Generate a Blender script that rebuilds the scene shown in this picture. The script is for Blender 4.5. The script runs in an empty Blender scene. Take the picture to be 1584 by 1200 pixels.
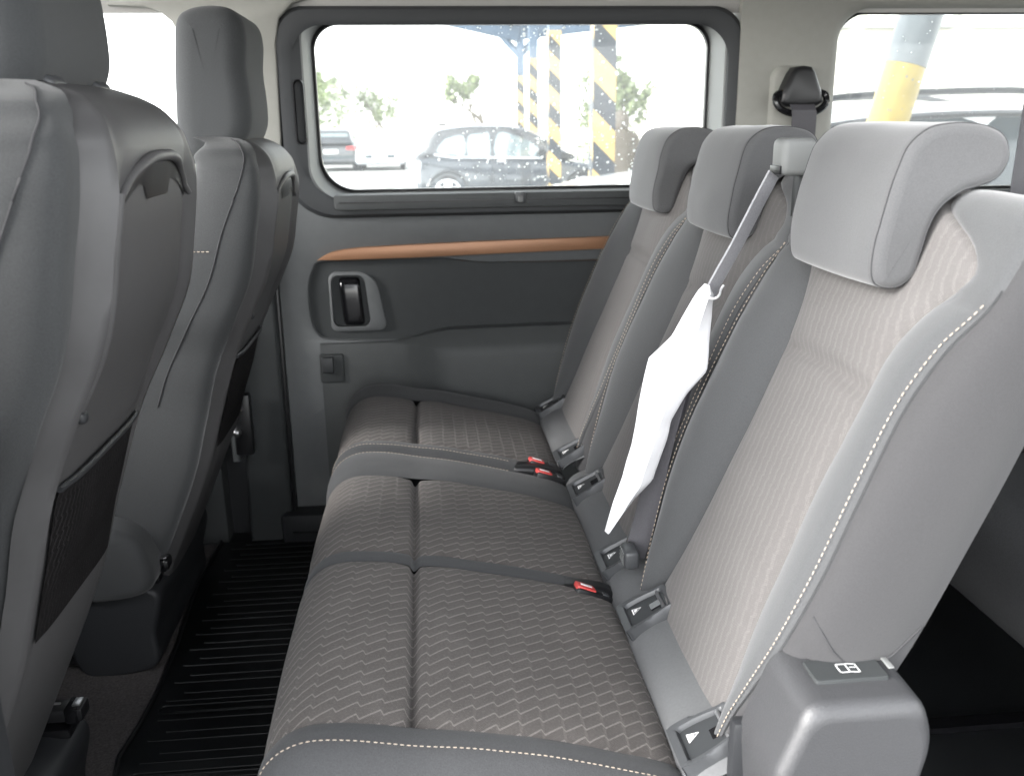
import bpy, bmesh, math, random
from mathutils import Vector, Matrix, noise
random.seed(7)
S = bpy.context.scene
COL = S.collection
R = math.radians

# ------------------------------------------------------------------ camera
cam_d = bpy.data.cameras.new('camera'); cam = bpy.data.objects.new('camera', cam_d); COL.objects.link(cam)
S.camera = cam
cam_d.sensor_width = 36.0; cam_d.lens = 31.82; cam_d.clip_start = 0.02; cam_d.clip_end = 2000
_p, _a, _r = R(16.199), R(5.370), R(0.7)
F = Vector((math.sin(_a)*math.cos(_p), math.cos(_a)*math.cos(_p), -math.sin(_p)))
RT = Vector((math.cos(_a), -math.sin(_a), 0)); UP = RT.cross(F)
RT2 = RT*math.cos(_r) - UP*math.sin(_r); UP2 = UP*math.cos(_r) + RT*math.sin(_r)
m3 = Matrix((RT2, UP2, -F)).transposed()
cam.matrix_world = Matrix.Translation((0, 0, 1.08)) @ m3.to_4x4()
cam_d.dof.use_dof = True; cam_d.dof.focus_distance = 1.35; cam_d.dof.aperture_fstop = 6.3

# ------------------------------------------------------------------ world, sun, exposure
w = bpy.data.worlds.new('World'); S.world = w; w.use_nodes = True
nt = w.node_tree; bg = nt.nodes['Background']
sky = nt.nodes.new('ShaderNodeTexSky'); sky.sky_type = 'NISHITA'; sky.sun_disc = False
sky.sun_elevation = R(27); sky.sun_rotation = R(248); sky.air_density = 1.0; sky.dust_density = 1.0; sky.ozone_density = 1.0
hs = nt.nodes.new('ShaderNodeHueSaturation'); hs.inputs['Saturation'].default_value = 0.12
nt.links.new(sky.outputs[0], hs.inputs['Color']); nt.links.new(hs.outputs[0], bg.inputs[0])
bg.inputs[1].default_value = 0.15
sd = bpy.data.lights.new('sun', 'SUN'); sd.energy = 1.0; sd.angle = R(20); sd.color = (1, .98, .955)
sun = bpy.data.objects.new('sun', sd); COL.objects.link(sun)
# soft light from the vehicle's front, through the windscreen and the open near side
el, az = R(27), R(248)
sdir = Vector((math.sin(az)*math.cos(el), math.cos(az)*math.cos(el), math.sin(el)))
sun.rotation_euler = sdir.to_track_quat('Z', 'Y').to_euler()
S.view_settings.view_transform = 'Standard'; S.view_settings.look = 'None'
S.view_settings.gamma = 1; S.view_settings.use_curve_mapping = False
S.view_settings.exposure = 3.26
S.render.engine = 'CYCLES'
S.cycles.max_bounces = 10; S.cycles.diffuse_bounces = 6; S.cycles.transparent_max_bounces = 16

# ------------------------------------------------------------------ materials
def mat(name, col, rough=.6, metal=0.0, spec=.5, noise_amt=0.0, nscale=30, bump=0.0, bscale=400, sheen=0.0, coat=0.0, bdist=.001):
    m = bpy.data.materials.new(name); m.use_nodes = True; n = m.node_tree; b = n.nodes['Principled BSDF']
    b.inputs['Base Color'].default_value = (*col, 1); b.inputs['Roughness'].default_value = rough
    b.inputs['Metallic'].default_value = metal; b.inputs['Specular IOR Level'].default_value = spec
    b.inputs['Sheen Weight'].default_value = sheen; b.inputs['Sheen Roughness'].default_value = .5
    b.inputs['Coat Weight'].default_value = coat; b.inputs['Coat Roughness'].default_value = .05
    tc = n.nodes.new('ShaderNodeTexCoord')
    if noise_amt:
        t = n.nodes.new('ShaderNodeTexNoise'); t.inputs['Scale'].default_value = nscale; t.inputs['Detail'].default_value = 6
        n.links.new(tc.outputs['Object'], t.inputs['Vector'])
        r = n.nodes.new('ShaderNodeMapRange'); r.inputs['From Min'].default_value = .25; r.inputs['From Max'].default_value = .75
        r.inputs['To Min'].default_value = 1-noise_amt; r.inputs['To Max'].default_value = 1+noise_amt
        n.links.new(t.outputs['Fac'], r.inputs['Value'])
        mx = n.nodes.new('ShaderNodeVectorMath'); mx.operation = 'SCALE'; mx.inputs[0].default_value = col
        n.links.new(r.outputs[0], mx.inputs['Scale']); n.links.new(mx.outputs[0], b.inputs['Base Color'])
    if bump:
        t = n.nodes.new('ShaderNodeTexNoise'); t.inputs['Scale'].default_value = bscale; t.inputs['Detail'].default_value = 3
        n.links.new(tc.outputs['Object'], t.inputs['Vector'])
        bp = n.nodes.new('ShaderNodeBump'); bp.inputs['Strength'].default_value = bump; bp.inputs['Distance'].default_value = bdist
        n.links.new(t.outputs['Fac'], bp.inputs['Height']); n.links.new(bp.outputs[0], b.inputs['Normal'])
    return m

def jacquard(name, dark, light, p=.0105, cw=.021, slope=.45, jog=.0045, line=.22, bstr=.5, band_amt=.62, wob_amt=.006, sheen=.1):
    """woven upholstery: slanted stitched lines that jog sideways at every column, over a fine weave; UV in metres"""
    m = bpy.data.materials.new(name); m.use_nodes = True; n = m.node_tree; b = n.nodes['Principled BSDF']; L = n.links
    b.inputs['Roughness'].default_value = .85; b.inputs['Specular IOR Level'].default_value = .25
    b.inputs['Sheen Weight'].default_value = sheen
    tc = n.nodes.new('ShaderNodeTexCoord'); sp = n.nodes.new('ShaderNodeSeparateXYZ')
    nz = n.nodes.new('ShaderNodeTexNoise'); nz.inputs['Scale'].default_value = 9; L.new(tc.outputs['UV'], nz.inputs['Vector'])
    wob = n.nodes.new('ShaderNodeVectorMath'); wob.operation = 'MULTIPLY_ADD'; wob.inputs[1].default_value = (wob_amt, wob_amt, 0)
    L.new(nz.outputs['Color'], wob.inputs[0]); L.new(tc.outputs['UV'], wob.inputs[2]); L.new(wob.outputs[0], sp.inputs[0])
    def M(op, a, bb=None, c=None):
        k = n.nodes.new('ShaderNodeMath'); k.operation = op
        for i, v in enumerate((a, bb, c)):
            if v is None: continue
            if isinstance(v, (int, float)): k.inputs[i].default_value = v
            else: L.new(v, k.inputs[i])
        return k.outputs[0]
    u, v = sp.outputs[0], sp.outputs[1]
    uc = M('DIVIDE', u, cw); fr = M('FRACT', uc)
    st_ = n.nodes.new('ShaderNodeMapRange'); st_.interpolation_type = 'SMOOTHSTEP'; st_.inputs['From Min'].default_value = .80; L.new(fr, st_.inputs['Value'])
    col = M('ADD', M('FLOOR', uc), st_.outputs[0])
    q = M('DIVIDE', M('MULTIPLY_ADD', col, jog, M('MULTIPLY_ADD', u, -slope, v)), p)
    h = M('FRACT', q)
    band = M('LESS_THAN', h, line)
    ramp = M('POWER', h, 1.6)
    wv = M('MULTIPLY', M('SINE', M('MULTIPLY', u, 2*math.pi/.0030)), M('SINE', M('MULTIPLY', v, 2*math.pi/.0026)))
    n2 = n.nodes.new('ShaderNodeTexNoise'); n2.inputs['Scale'].default_value = 350; L.new(tc.outputs['UV'], n2.inputs['Vector'])
    fac = M('ADD', M('MULTIPLY', band, band_amt), M('MULTIPLY', wv, .34))
    fac = M('ADD', fac, M('MULTIPLY', M('SUBTRACT', n2.outputs['Fac'], .5), .9))
    fac.node.use_clamp = True
    n3 = n.nodes.new('ShaderNodeTexNoise'); n3.inputs['Scale'].default_value = 22; n3.inputs['Detail'].default_value = 5; L.new(tc.outputs['UV'], n3.inputs['Vector'])
    fac = M('ADD', fac, M('MULTIPLY', M('SUBTRACT', n3.outputs['Fac'], .5), .35)); fac.node.use_clamp = True
    mx = n.nodes.new('ShaderNodeMix'); mx.data_type = 'RGBA'; mx.inputs[6].default_value = (*dark, 1); mx.inputs[7].default_value = (*light, 1)
    L.new(fac, mx.inputs[0]); L.new(mx.outputs[2], b.inputs['Base Color'])
    hh = M('ADD', M('MULTIPLY', M('SUBTRACT', 1.0, ramp), 1.0), M('MULTIPLY', wv, .16))
    bp = n.nodes.new('ShaderNodeBump'); bp.inputs['Strength'].default_value = bstr; bp.inputs['Distance'].default_value = .0016
    L.new(hh, bp.inputs['Height']); L.new(bp.outputs[0], b.inputs['Normal'])
    return m

def glass_mat(name, veil=.05, tint=(1, 1, 1), rf=.015):
    m = bpy.data.materials.new(name); m.use_nodes = True; n = m.node_tree; n.nodes.remove(n.nodes['Principled BSDF'])
    o = n.nodes['Material Output']; t = n.nodes.new('ShaderNodeBsdfTransparent'); t.inputs[0].default_value = (*tint, 1)
    d = n.nodes.new('ShaderNodeBsdfTranslucent'); d.inputs[0].default_value = (.8, .82, .84, 1)
    g = n.nodes.new('ShaderNodeBsdfGlossy'); g.inputs['Roughness'].default_value = .02
    a = n.nodes.new('ShaderNodeMixShader'); a.inputs[0].default_value = veil; b = n.nodes.new('ShaderNodeMixShader'); b.inputs[0].default_value = rf
    n.links.new(t.outputs[0], a.inputs[1]); n.links.new(d.outputs[0], a.inputs[2]); n.links.new(a.outputs[0], b.inputs[1]); n.links.new(g.outputs[0], b.inputs[2])
    n.links.new(b.outputs[0], o.inputs[0]); return m

M_ = {}
M_['fab'] = mat('grey_fabric', (.056, .0575, .0595), .9, spec=.2, noise_amt=0.15, nscale=620, bump=0.25, bscale=620, sheen=.25)
M_['fabside'] = mat('side_fabric', (.039, .0385, .040), .9, spec=.2, noise_amt=0.12, nscale=620, bump=0.18, bscale=620, sheen=.2)
M_['headfab'] = mat('headrest_fabric', (.072, .0725, .0745), .88, spec=.2, noise_amt=0.12, nscale=620, bump=0.18, bscale=620, sheen=.3)
M_['cushfab'] = mat('cushion_fabric', (.046, .047, .049), .9, spec=.2, noise_amt=.20, nscale=620, bump=.38, bscale=620, sheen=.12)
M_['jac_seat'] = jacquard('seat_jacquard', (.070, .0625, .058), (.230, .209, .195), p=.0205, cw=.0265, slope=.78, jog=.0105, line=.14, bstr=1.0)
M_['jac_back'] = jacquard('back_jacquard', (.092, .0865, .0845), (.150, .142, .138), p=.0150, cw=.020, slope=.30, jog=.0030, line=.30, bstr=.24, band_amt=.27, wob_amt=.0025)
M_['jac_dark'] = jacquard('pocket_weave', (.007, .0065, .0067), (.034, .032, .033), p=.010, cw=.02, slope=.35, line=.2)
M_['jac_dark'].node_tree.nodes['Principled BSDF'].inputs['Sheen Weight'].default_value = 0; M_['jac_dark'].node_tree.nodes['Principled BSDF'].inputs['Specular IOR Level'].default_value = .06
M_['frontfab'] = mat('front_seat_fabric', (.037, .0385, .0395), .85, spec=.25, noise_amt=.20, nscale=620, bump=.38, bscale=620, sheen=.15)
M_['fronthead'] = mat('front_headrest_fabric', (.046, .048, .0495), .88, spec=.2, noise_amt=.12, nscale=500, bump=.25, bscale=700, sheen=.1)
M_['shell'] = mat('shell_plastic', (.062, .061, .062), .5, spec=.45, noise_amt=.04, nscale=60, bump=.25, bscale=1400, bdist=.0006)
M_['dkplastic'] = mat('dark_plastic', (.018, .019, .021), .5, spec=.4, bump=.2, bscale=1400, bdist=.0005)
M_['black'] = mat('black_plastic', (.008, .008, .009), .38, spec=.5)
M_['gloss'] = mat('gloss_black', (.006, .006, .007), .15, spec=.5)
M_['doorplas'] = mat('door_plastic', (.105, .110, .112), .55, spec=.4, noise_amt=.05, nscale=40, bump=.3, bscale=1100, bdist=.0006)
M_['doordark'] = mat('door_inset', (.036, .039, .040), .7, spec=.3, noise_amt=.06, nscale=40, bump=.3, bscale=900, bdist=.0006)
M_['doorledge'] = mat('door_armrest', (.052, .0555, .056), .6, spec=.4, noise_amt=.05, nscale=40, bump=.3, bscale=1000, bdist=.0006)
M_['frame'] = mat('frame_plastic', (.027, .029, .031), .5, spec=.4, bump=.15, bscale=1200, bdist=.0005)
M_['reveal'] = mat('reveal_plastic', (.17, .175, .172), .55, spec=.4, bump=.2, bscale=1200, bdist=.0005)
M_['copper'] = mat('copper_trim', (.30, .155, .085), .42, metal=.35, spec=.5, noise_amt=.05, nscale=15)
M_['cream'] = mat('cream_trim', (.27, .268, .245), .75, spec=.3, noise_amt=.03, nscale=50, bump=.15, bscale=900)
M_['liner'] = mat('headliner_cloth', (.46, .45, .43), .95, spec=.1, noise_amt=.05, nscale=300, bump=.3, bscale=900)
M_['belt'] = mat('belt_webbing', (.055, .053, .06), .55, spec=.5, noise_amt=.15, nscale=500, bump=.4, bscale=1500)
M_['beltlit'] = mat('belt_webbing_painted_light', (.30, .30, .315), .4, spec=.6, noise_amt=.15, nscale=400, bump=.4, bscale=1500)  # lit copy of the webbing, the light painted into its colour
M_['hinge'] = mat('hinge_cover', (.105, .107, .110), .7, spec=.35, noise_amt=.07, nscale=300, bump=.3, bscale=1100, bdist=.0006)
M_['bezel'] = mat('bezel_plastic', (.045, .047, .05), .4, spec=.5, bump=.15, bscale=1300, bdist=.0004)
M_['box'] = mat('grained_plastic', (.043, .0435, .046), .42, spec=.5, noise_amt=.12, nscale=500, bump=.5, bscale=650, bdist=.0010)
M_['red'] = mat('red_button', (.55, .07, .065), .35, spec=.5)
M_['whitep'] = mat('white_print', (.8, .8, .8), .6)
M_['thread'] = mat('cream_thread', (.36, .30, .24), .8)
M_['threaddark'] = mat('seam_shadow_thread', (.03, .03, .032), .9)
M_['paper'] = mat('white_paper', (.74, .74, .755), .6, noise_amt=.03, nscale=20, bump=.15, bscale=25, bdist=.01)
M_['chrome'] = mat('bright_steel', (.62, .62, .63), .22, metal=1)
M_['steel'] = mat('dull_steel', (.45, .45, .46), .4, metal=1)
M_['mat'] = mat('rubber_mat', (.004, .0045, .005), .42, spec=.32, noise_amt=.2, nscale=20, bump=.1, bscale=600)
M_['carpet'] = mat('carpet', (.085, .078, .077), 1, spec=.05, noise_amt=.35, nscale=260, bump=.8, bscale=700, bdist=.003)
M_['floor'] = mat('van_floor', (.010, .011, .012), .45, spec=.45, noise_amt=.2, nscale=12, bump=.2, bscale=900)
M_['glass'] = glass_mat('window_glass', .05, (.97, .99, .98))
M_['drop'] = mat('raindrop', (.9, .9, .9), .2)  # white colour stands in for bright sky refracted by the drops
M_['asphalt'] = mat('asphalt', (.33, .33, .32), .9, noise_amt=.2, nscale=3)

# ------------------------------------------------------------------ helpers
def root(name, loc, label, cat, group=None, rz=0):
    o = bpy.data.objects.new(name, None); COL.objects.link(o); o.location = loc; o.rotation_euler = (0, 0, rz)
    o.empty_display_size = .05
    o['label'] = label; o['category'] = cat
    if group: o['group'] = group
    return o
def attach(o, parent):
    if parent is None: return
    o.parent = parent
    # parents are either root empties (maybe placed / rotated) or identity meshes
    chain = Matrix.Identity(4); p = parent; mats = []
    while p is not None:
        mats.append((p.matrix_parent_inverse.copy(), p.matrix_basis.copy())); p = p.parent
    for inv, bas in reversed(mats): chain = chain @ inv @ bas
    o.matrix_parent_inverse = chain.inverted()
def mo(name, verts, faces, m, parent=None, smooth=True, uv=None, ang=40, kind=None, label=None, cat=None, local=False, group=None):
    me = bpy.data.meshes.new(name); me.from_pydata([tuple(v) for v in verts], [], faces); me.update()
    if uv:
        l = me.uv_layers.new(name='UVMap')
        for lp in me.loops: l.data[lp.index].uv = uv[lp.vertex_index]
    if smooth:
        me.polygons.foreach_set('use_smooth', [True]*len(me.polygons)); me.set_sharp_from_angle(angle=R(ang))
    me.materials.append(m)
    o = bpy.data.objects.new(name, me); COL.objects.link(o)
    if local: o.parent = parent
    else: attach(o, parent)
    if kind: o['kind'] = kind
    if label: o['label'] = label
    if cat: o['category'] = cat
    if group: o['group'] = group
    return o
def bmo(name, bm, m, parent=None, **k):
    bmesh.ops.recalc_face_normals(bm, faces=bm.faces)
    vs = [v.co.copy() for v in bm.verts]; bm.verts.index_update()
    fs = [[v.index for v in f.verts] for f in bm.faces]; bm.free()
    return mo(name, vs, fs, m, parent, **k)
def patch(fn, us, vs):
    V, Fc, UV = [], [], []
    nu, nv = len(us), len(vs)
    for a in us:
        for b in vs:
            p, uv = fn(a, b); V.append(p); UV.append(uv)
    for i in range(nu-1):
        for j in range(nv-1):
            k = i*nv+j; Fc.append((k, k+1, k+nv+1, k+nv))
    return V, Fc, UV
def lin(a, b, n): return [a+(b-a)*i/(n-1) for i in range(n)]
def interp(tab, x):
    if x <= tab[0][0]: return tab[0][1]
    for (a, va), (b, vb) in zip(tab, tab[1:]):
        if x <= b:
            t = (x-a)/(b-a); t = t*t*(3-2*t); return va+(vb-va)*t
    return tab[-1][1]
def interp2(tab, x):
    n = len(tab)
    if x <= tab[0][0]: return tab[0][1]
    for i in range(n-1):
        if x <= tab[i+1][0]:
            a, b = tab[i], tab[i+1]; t = (x-a[0])/(b[0]-a[0])
            m0 = ((b[1]-tab[i-1][1])/(b[0]-tab[i-1][0]) if i else (b[1]-a[1])/(b[0]-a[0]))*(b[0]-a[0])
            m1 = ((tab[i+2][1]-a[1])/(tab[i+2][0]-a[0]) if i+2 < n else (b[1]-a[1])/(b[0]-a[0]))*(b[0]-a[0])
            return (2*t**3-3*t*t+1)*a[1]+(t**3-2*t*t+t)*m0+(-2*t**3+3*t*t)*b[1]+(t**3-t*t)*m1
    return tab[-1][1]
def rpoly(P, r, n=6):
    out = []
    for i in range(len(P)):
        a, b, c = Vector(P[i-1]), Vector(P[i]), Vector(P[(i+1) % len(P)])
        p, q = b+(a-b).normalized()*r, b+(c-b).normalized()*r
        for k in range(n+1):
            t = k/n; out.append(tuple(p*(1-t)**2+b*2*t*(1-t)+q*t*t))
    return out
def crs(pts, n, closed=False):
    """Catmull-Rom resample"""
    pts = [Vector(p) for p in pts]; N = len(pts); out = []
    segs = N if closed else N-1
    def g(i): return pts[i % N] if closed else pts[max(0, min(N-1, i))]
    for k in range(n):
        t = k/n*segs if closed else k/(n-1)*segs
        i = min(int(t), segs-1); f = t-i
        p0, p1, p2, p3 = g(i-1), g(i), g(i+1), g(i+2)
        out.append(.5*((2*p1)+(p2-p0)*f+(2*p0-5*p1+4*p2-p3)*f*f+(3*p1-p0-3*p2+p3)*f**3))
    return out
def tube(pts, r, seg=8, cap=True):
    pts = [Vector(p) for p in pts]; V, Fc = [], []
    ref = Vector((.3, .2, 1)).normalized()
    for i, p in enumerate(pts):
        t = (pts[min(i+1, len(pts)-1)]-pts[max(i-1, 0)]).normalized()
        a = t.cross(ref).normalized(); b = t.cross(a)
        rr = r[i] if isinstance(r, (list, tuple)) else r
        for k in range(seg):
            an = 2*math.pi*k/seg; V.append(p+a*math.cos(an)*rr+b*math.sin(an)*rr)
    for i in range(len(pts)-1):
        for k in range(seg):
            k2 = (k+1) % seg; Fc.append((i*seg+k, i*seg+k2, (i+1)*seg+k2, (i+1)*seg+k))
    if cap: Fc.append(tuple(reversed(range(seg)))); Fc.append(tuple(range((len(pts)-1)*seg, len(pts)*seg)))
    return V, Fc
def merge(parts):
    V, Fc = [], []
    for v, f in parts:
        o = len(V); V += list(v); Fc += [tuple(i+o for i in q) for q in f]
    return V, Fc
def boxm(c, s, M=None):
    cx, cy, cz = c; x, y, z = s[0]/2, s[1]/2, s[2]/2
    V = [Vector((cx+a*x, cy+b*y, cz+d*z)) for a in (-1, 1) for b in (-1, 1) for d in (-1, 1)]
    if M: V = [M @ v for v in V]
    return V, [(0, 1, 3, 2), (4, 6, 7, 5), (0, 4, 5, 1), (2, 3, 7, 6), (0, 2, 6, 4), (1, 5, 7, 3)]
def rbox(name, c, s, bev, m, parent=None, M=None, seg=2, **k):
    bm = bmesh.new(); V, Fc = boxm(c, s, M); vs = [bm.verts.new(v) for v in V]
    for f in Fc: bm.faces.new([vs[i] for i in f])
    bmesh.ops.recalc_face_normals(bm, faces=bm.faces)
    bmesh.ops.bevel(bm, geom=bm.edges[:], offset=bev, segments=seg, profile=.5, affect='EDGES')
    return bmo(name, bm, m, parent, **k)
def slab(name, outline, y0, y1, m, parent=None, bev=.003, plane='XZ', seg=2, **k):
    """2D outline extruded from y0 (front, bevelled) to y1"""
    bm = bmesh.new()
    def P(q, y): return (q[0], y, q[1]) if plane == 'XZ' else ((q[0], q[1], y) if plane == 'XY' else (y, q[0], q[1]))
    a = [bm.verts.new(P(q, y0)) for q in outline]; b = [bm.verts.new(P(q, y1)) for q in outline]
    n = len(a); f0 = bm.faces.new(a); bm.faces.new(list(reversed(b)))
    for i in range(n): bm.faces.new((a[i], b[i], b[(i+1) % n], a[(i+1) % n]))
    bmesh.ops.recalc_face_normals(bm, faces=bm.faces)
    if bev: bmesh.ops.bevel(bm, geom=list(f0.edges), offset=bev, segments=seg, profile=.5, affect='EDGES')
    return bmo(name, bm, m, parent, **k)
def rings(loops):
    V, Fc = [], []; n = len(loops[0])
    for lp in loops: V += [Vector(p) for p in lp]
    for i in range(len(loops)-1):
        for k in range(n):
            k2 = (k+1) % n; Fc.append((i*n+k, i*n+k2, (i+1)*n+k2, (i+1)*n+k))
    return V, Fc
def rrect(x0, x1, z0, z1, r, n=8):
    rs = r if isinstance(r, (list, tuple)) else (r, r, r, r)   # bl, br, tr, tl
    out = []
    for (cx, cz, a0, rr) in ((x0+rs[0], z0+rs[0], 180, rs[0]), (x1-rs[1], z0+rs[1], 270, rs[1]), (x1-rs[2], z1-rs[2], 0, rs[2]), (x0+rs[3], z1-rs[3], 90, rs[3])):
        for i in range(n+1):
            a = R(a0+90*i/n); out.append((cx+rr*math.cos(a), cz+rr*math.sin(a)))
    return out
def round_extrude(prof, c, hw, r, nr=5, n=72, axis='Y', bulge=0.0, taper=None):
    """closed smooth 2D profile (a,b) swept across +-hw with rounded ends; returns verts (a, w, b), faces"""
    P = crs([(q[0], q[1], 0) for q in prof], n, True)
    area = sum(P[i].x*P[(i+1) % n].y-P[(i+1) % n].x*P[i].y for i in range(n))
    sg = 1 if area > 0 else -1
    N = []
    for i in range(n):
        t = (P[(i+1) % n]-P[i-1]); t.normalize(); N.append(Vector((-t.y, t.x, 0))*sg)   # inward
    secs = []
    for i in range(nr+1):
        a = math.pi/2*i/nr; secs.append((-hw+r*(1-math.sin(a)), r*(1-math.cos(a)), ))
    st = [(-hw+r-r*math.sin(math.pi/2*(1-i/nr)), r*(1-math.cos(math.pi/2*(1-i/nr)))) for i in range(nr+1)]
    full = st + [(x, 0) for x in lin(-hw+r, hw-r, 7)[1:-1]] + [(-x, d) for x, d in reversed(st)]
    loops = []
    for (wv, d) in full:
        loops.append([(P[i]+N[i]*d) for i in range(n)])
    V, Fc = [], []
    for (wv, d), lp in zip(full, loops):
        for q in lp: V.append(Vector((q.x, c+wv, q.y)))
    k = len(full)
    for i in range(k-1):
        for j in range(n):
            j2 = (j+1) % n; Fc.append((i*n+j, (i+1)*n+j, (i+1)*n+j2, i*n+j2))
    for base, fl in ((0, 0), ((k-1)*n, 1)):
        c_ = sum(V[base:base+n], Vector())/n; V.append(c_); ci = len(V)-1
        for j in range(n):
            a, b = base+j, base+(j+1) % n; Fc.append((b, a, ci) if fl else (a, b, ci))
    return V, Fc
def stitch(name, path, m, parent, ln=.0042, gap=.0030, r=.00055, up=None, label=None):
    """path: list of Vectors; makes a row of short thread dashes as one part"""
    ps = [Vector(p) for p in path]; acc = [0]
    for a, b in zip(ps, ps[1:]): acc.append(acc[-1]+(b-a).length)
    def at(s):
        for i in range(len(acc)-1):
            if s <= acc[i+1]:
                t = (s-acc[i])/max(1e-9, acc[i+1]-acc[i]); return ps[i].lerp(ps[i+1], t)
        return ps[-1]
    prt = []; s = 0
    while s+ln < acc[-1]:
        j = random.uniform(-.0004, .0004)
        a, b = at(s+j), at(s+ln+j); mid = (a+b)/2
        prt.append(tube([a, mid+(b-a).normalized()*0, b], [r*.75, r*1.15, r*.75], 6)); s += ln+gap
    V, Fc = merge(prt)
    return mo(name, V, Fc, m, parent, kind='stuff', label=label)
def ribbon(path, wdirs, width, thick=.0014):
    V, Fc = [], []
    for i, p in enumerate(path):
        p = Vector(p); wd = Vector(wdirs[i]).normalized()
        t = (Vector(path[min(i+1, len(path)-1)])-Vector(path[max(i-1, 0)])).normalized(); nn = t.cross(wd).normalized()
        for a, b in ((-1, -1), (-.5, -1.2), (.5, -1.2), (1, -1), (1, 1), (.5, 1.2), (-.5, 1.2), (-1, 1)): V.append(p+wd*a*width/2+nn*b*thick/2)
    for i in range(len(path)-1):
        for k in range(8):
            k2 = (k+1) % 8; Fc.append((i*8+k, i*8+k2, (i+1)*8+k2, (i+1)*8+k))
    Fc.append(tuple(range(8))); Fc.append(tuple(range((len(path)-1)*8, len(path)*8)))
    return V, Fc
def tag(o, label=None, cat=None, group=None, kind=None):
    if label: o['label'] = label
    if cat: o['category'] = cat
    if group: o['group'] = group
    if kind: o['kind'] = kind
    return o
def struct(o): o['kind'] = 'structure'; return o

# ================================================================== THE VAN SHELL
WALL = 2.33
V, Fc = boxm((.35, 1.53, -.03), (4.3, 1.7, .05)); struct(mo('floor', V, Fc, M_['floor'], smooth=False))
V, Fc = boxm((-1.0, 1.5, .003), (.92, 1.56, .012)); struct(mo('carpet', V, Fc, M_['carpet'], smooth=False))
# headliner: roof lining that curls down to the side rail at the far wall
prof = [(.72, 1.40), (.78, 1.455), (1.0, 1.475), (1.5, 1.485), (2.0, 1.47), (2.2, 1.43), (2.29, 1.385), (2.325, 1.352), (2.345, 1.350), (2.36, 1.50), (1.5, 1.53), (.72, 1.50)]
pp = crs([(a, b, 0) for a, b in prof], 60, True)
loops = [[(x, q.x, q.y) for q in pp] for x in lin(-.88, 2.3, 8)]
V, Fc = rings(loops); Fc.append(tuple(range(60))); Fc.append(tuple(range(7*60, 8*60)))
struct(mo('headliner', V, Fc, M_['liner']))
# rear wall of the cabin (tailgate trim), dash and near-side panels that close the cabin
V, Fc = boxm((2.32, 1.53, .45), (.05, 1.7, .98)); struct(mo('tailgate_trim', V, Fc, M_['dkplastic'], smooth=False))
V, Fc = boxm((1.55, .74, .42), (1.45, .05, 1.0)); struct(mo('near_quarter_panel', V, Fc, M_['dkplastic'], smooth=False))
V, Fc = boxm((-1.75, 1.53, .45), (.4, 1.7, .95)); struct(mo('dashboard', V, Fc, M_['dkplastic'], smooth=False))
V, Fc = boxm((-.455, .70, .68), (.13, .07, 1.5)); struct(mo('near_pillar', V, Fc, M_['dkplastic'], smooth=False))
V, Fc = boxm((-1.06, .70, .46), (1.08, .05, 1.03)); struct(mo('near_front_door_panel', V, Fc, M_['dkplastic'], smooth=False))

# ---------------- sliding door at the far side
door = root('sliding_door', (.2, WALL, 0), 'far sliding door with dark lining, copper strip and wide window', 'door')
def plate_with_hole(name, rect, hole, y, depth, m, parent):
    x0, x1, z0, z1 = rect; cx = sum(p[0] for p in hole)/len(hole); cz = sum(p[1] for p in hole)/len(hole)
    out = []
    for (a, b) in hole:
        dx, dz = a-cx, b-cz; t = 1e9
        if dx > 1e-6: t = min(t, (x1-cx)/dx)
        if dx < -1e-6: t = min(t, (x0-cx)/dx)
        if dz > 1e-6: t = min(t, (z1-cz)/dz)
        if dz < -1e-6: t = min(t, (z0-cz)/dz)
        out.append((cx+dx*t, cz+dz*t))
    ins = [(a+(a-cx)*.0+.004*(1 if a > cx else -1), b+.004*(1 if b > cz else -1)) for a, b in hole]
    V, Fc = rings([[(a, y+.05, b) for a, b in out], [(a, y, b) for a, b in out], [(a, y, b) for a, b in ins], [(a, y+.002, b) for a, b in [((p[0]+q[0])/2, (p[1]+q[1])/2) for p, q in zip(ins, hole)]], [(a, y+.006, b) for a, b in hole], [(a, y+depth, b) for a, b in hole]])
    return mo(name, V, Fc, m, parent, ang=50)
inset = [(-.262, .750), (-.284, .732), (-.298, .690), (-.300, .645), (-.297, .600), (-.285, .568), (-.262, .552), (-.2, .546), (-.11, .543), (-.055, .543), (-.02, .550), (.02, .561), (.06, .567), (.2, .570), (.4, .572), (.62, .574), (.70, .60), (.71, .66), (.70, .715), (.66, .735), (.449, .738), (.25, .738), (.14, .740), (.10, .745), (.05, .751), (-.05, .753), (-.15, .753)]
inset = [(q.x, q.y) for q in crs([(a, b, 0) for a, b in inset], 120, True)]
plate_with_hole('lower_panel', (-.372, 1.0, -.05, .90), inset, WALL, .02, M_['doorplas'], door)
slab('inset_panel', [(a*1.0, b) for a, b in rrect(-.33, .75, .52, .78, .02)], WALL+.014, WALL+.03, M_['doordark'], door, bev=0)
# copper strip: tapered to a point at the left, with the shade below it painted as a brown slab
top = [(-.272, .757), (-.255, .768), (-.235, .777), (-.205, .783), (-.16, .787), (-.05, .791), (.137, .796), (.3, .798), (.60, .802)]
bot = [(.60, .772), (.457, .768), (.3, .765), (.136, .7615), (0, .758), (-.12, .7565), (-.225, .7555)]
slab('copper_strip', top+bot, WALL-.010, WALL+.01, M_['copper'], door, bev=.003)
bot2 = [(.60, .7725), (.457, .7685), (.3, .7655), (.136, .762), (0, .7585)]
slab('strip_underside_shade', bot2+[(.0, .7545), (.06, .752), (.1, .745), (.14, .740), (.25, .738), (.449, .737), (.6, .737)], WALL+.004, WALL+.016, mat('brown_shade_paint', (.075, .045, .035), .5), door, bev=.001)
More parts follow.
